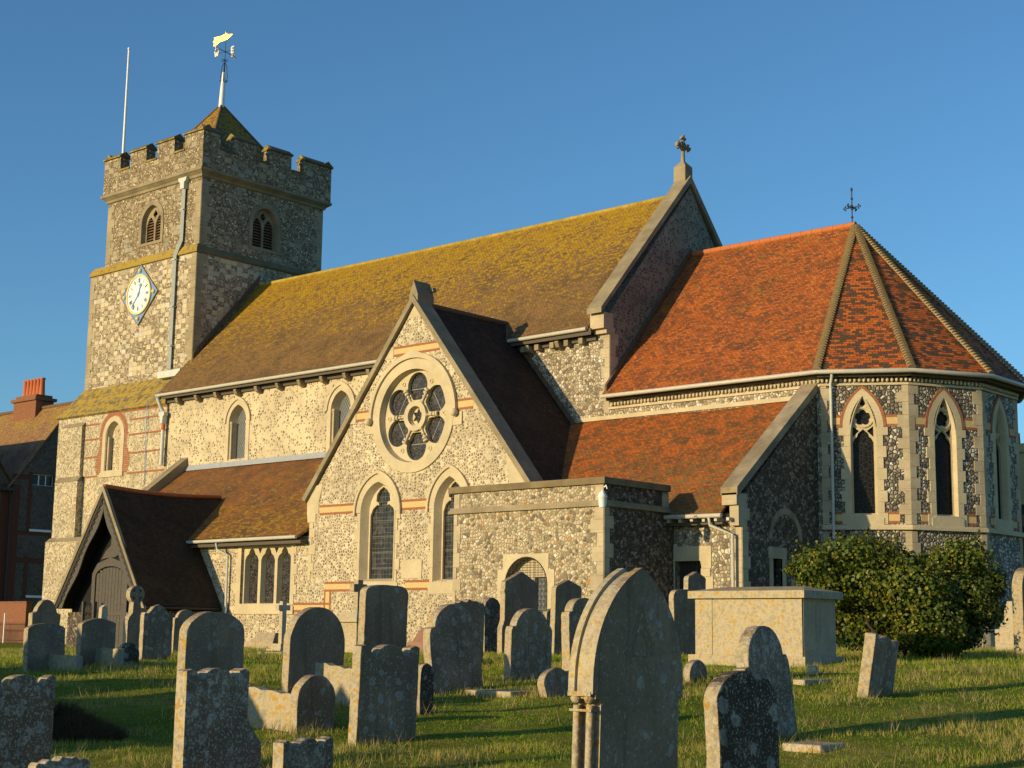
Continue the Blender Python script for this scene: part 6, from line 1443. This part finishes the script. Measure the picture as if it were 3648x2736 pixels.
for i in range(6):
    t = MB(); X_ = -90.85+i*.4; t.tube([(X_, 53.8, 14.95), (X_, 53.8, 16.0), (X_, 53.8, 16.05), (X_, 53.8, 16.15)], .2, 10, rs=[.2, .15, .19, .19]); hpart(t, 'chimney_pot', M['terracotta'], ch_)
t = MB(); t.tube([(-84.85, 49.5, 8.3), (-84.85, 49.7, 8.0), (-84.85, 49.75, -1)], .06, 8); t.box(-85.0, -84.7, 43.9, 49.9, 8.2, 8.4); hpart(t, 'downpipe', M['iron'])
# garden wall and railings at the far left
wy = 44.2
def xat(u, yy): r_ = ray(u, 1369); return r_[0]*yy/r_[1]
xw0, xw1 = xat(-60, wy), xat(53, wy)
t = MB(); zg_ = gz(xw1, wy); zt = ray(30, 1302); zt = zt[2]*wy/zt[1]
t.box(xw0, xw1, wy, wy+.3, zg_-1, zt); t.box(xw0-.05, xw1+.05, wy-.04, wy+.34, zt, zt+.07); tag(t.build('brick_wall', M['garden_brick']), 'low red brick boundary wall behind iron railings at the left edge', 'wall')
ry_ = wy-1.6; x0_, x1_ = xat(-60, ry_), xat(54, ry_); rl = empty('railing', (x0_, ry_, gz(x1_, ry_))); tag(rl, 'black iron railings in front of the red brick wall at the left edge', 'railing')
t = MB(); hr_ = 1.05; L = x1_-x0_
t.tube([(0, 0, hr_-.1), (L, 0, hr_-.1)], .02, 6); t.tube([(0, 0, .15), (L, 0, .15)], .02, 6); hpart(t, 'rail', M['iron'], rl, rl).matrix_parent_inverse = Matrix.Identity(4)
t = MB(); k = 0
while k*.11 < L: t.tube([(k*.11, 0, -.1), (k*.11, 0, hr_)], .011, 4); k += 1
hpart(t, 'bar', M['iron'], rl, rl).matrix_parent_inverse = Matrix.Identity(4)
xp_ = xat(8, ry_-.3); t = MB(); t.tube([(0, 0, -.2), (0, 0, 1.45)], .035, 8); t.ball((0, 0, 1.47), .05); o = t.build('white_post', M['white_paint']); o.location = (xp_, ry_-.3, gz(xp_, ry_)); tag(o, 'slim white post before the railings at the left edge', 'post')
# house behind the apse, right edge
r2 = empty('tiled_house', (-24, 76, gz(-24, 76))); tag(r2, 'house with dark tile roof and orange chimney pots, behind the apse at the right edge', 'house')
hq = lambda mb, name, mat, par=r2: hpart(mb, name, mat, par, r2)
t = MB(); t.box(-34.5, -18, 72, 84, -2, 6.0); hq(t, 'wall', M['red_brick'])
t = MB(); roof_slope(t, -34.8, -17.5, 71.6, 5.2, 78, 9.2, nx=4); roof_slope(t, -34.8, -17.5, 84.4, 5.2, 78, 9.2, nx=4); rf = hq(t, 'roof', M['tile_dark'])
t = MB(); t.box(-33.2, -31.0, 74.0, 75.2, 6.0, 9.75); t.box(-33.3, -30.9, 73.9, 75.3, 9.3, 9.45); c2_ = hq(t, 'chimney', M['house_render'] if False else M['yellow_brick'], rf)
for i in range(4):
    t = MB(); t.tube([(-32.85+i*.5, 74.6, 9.7), (-32.85+i*.5, 74.6, 10.35)], .13, 10, rs=[.15, .12]); hq(t, 'chimney_pot', M['terracotta'], c2_)
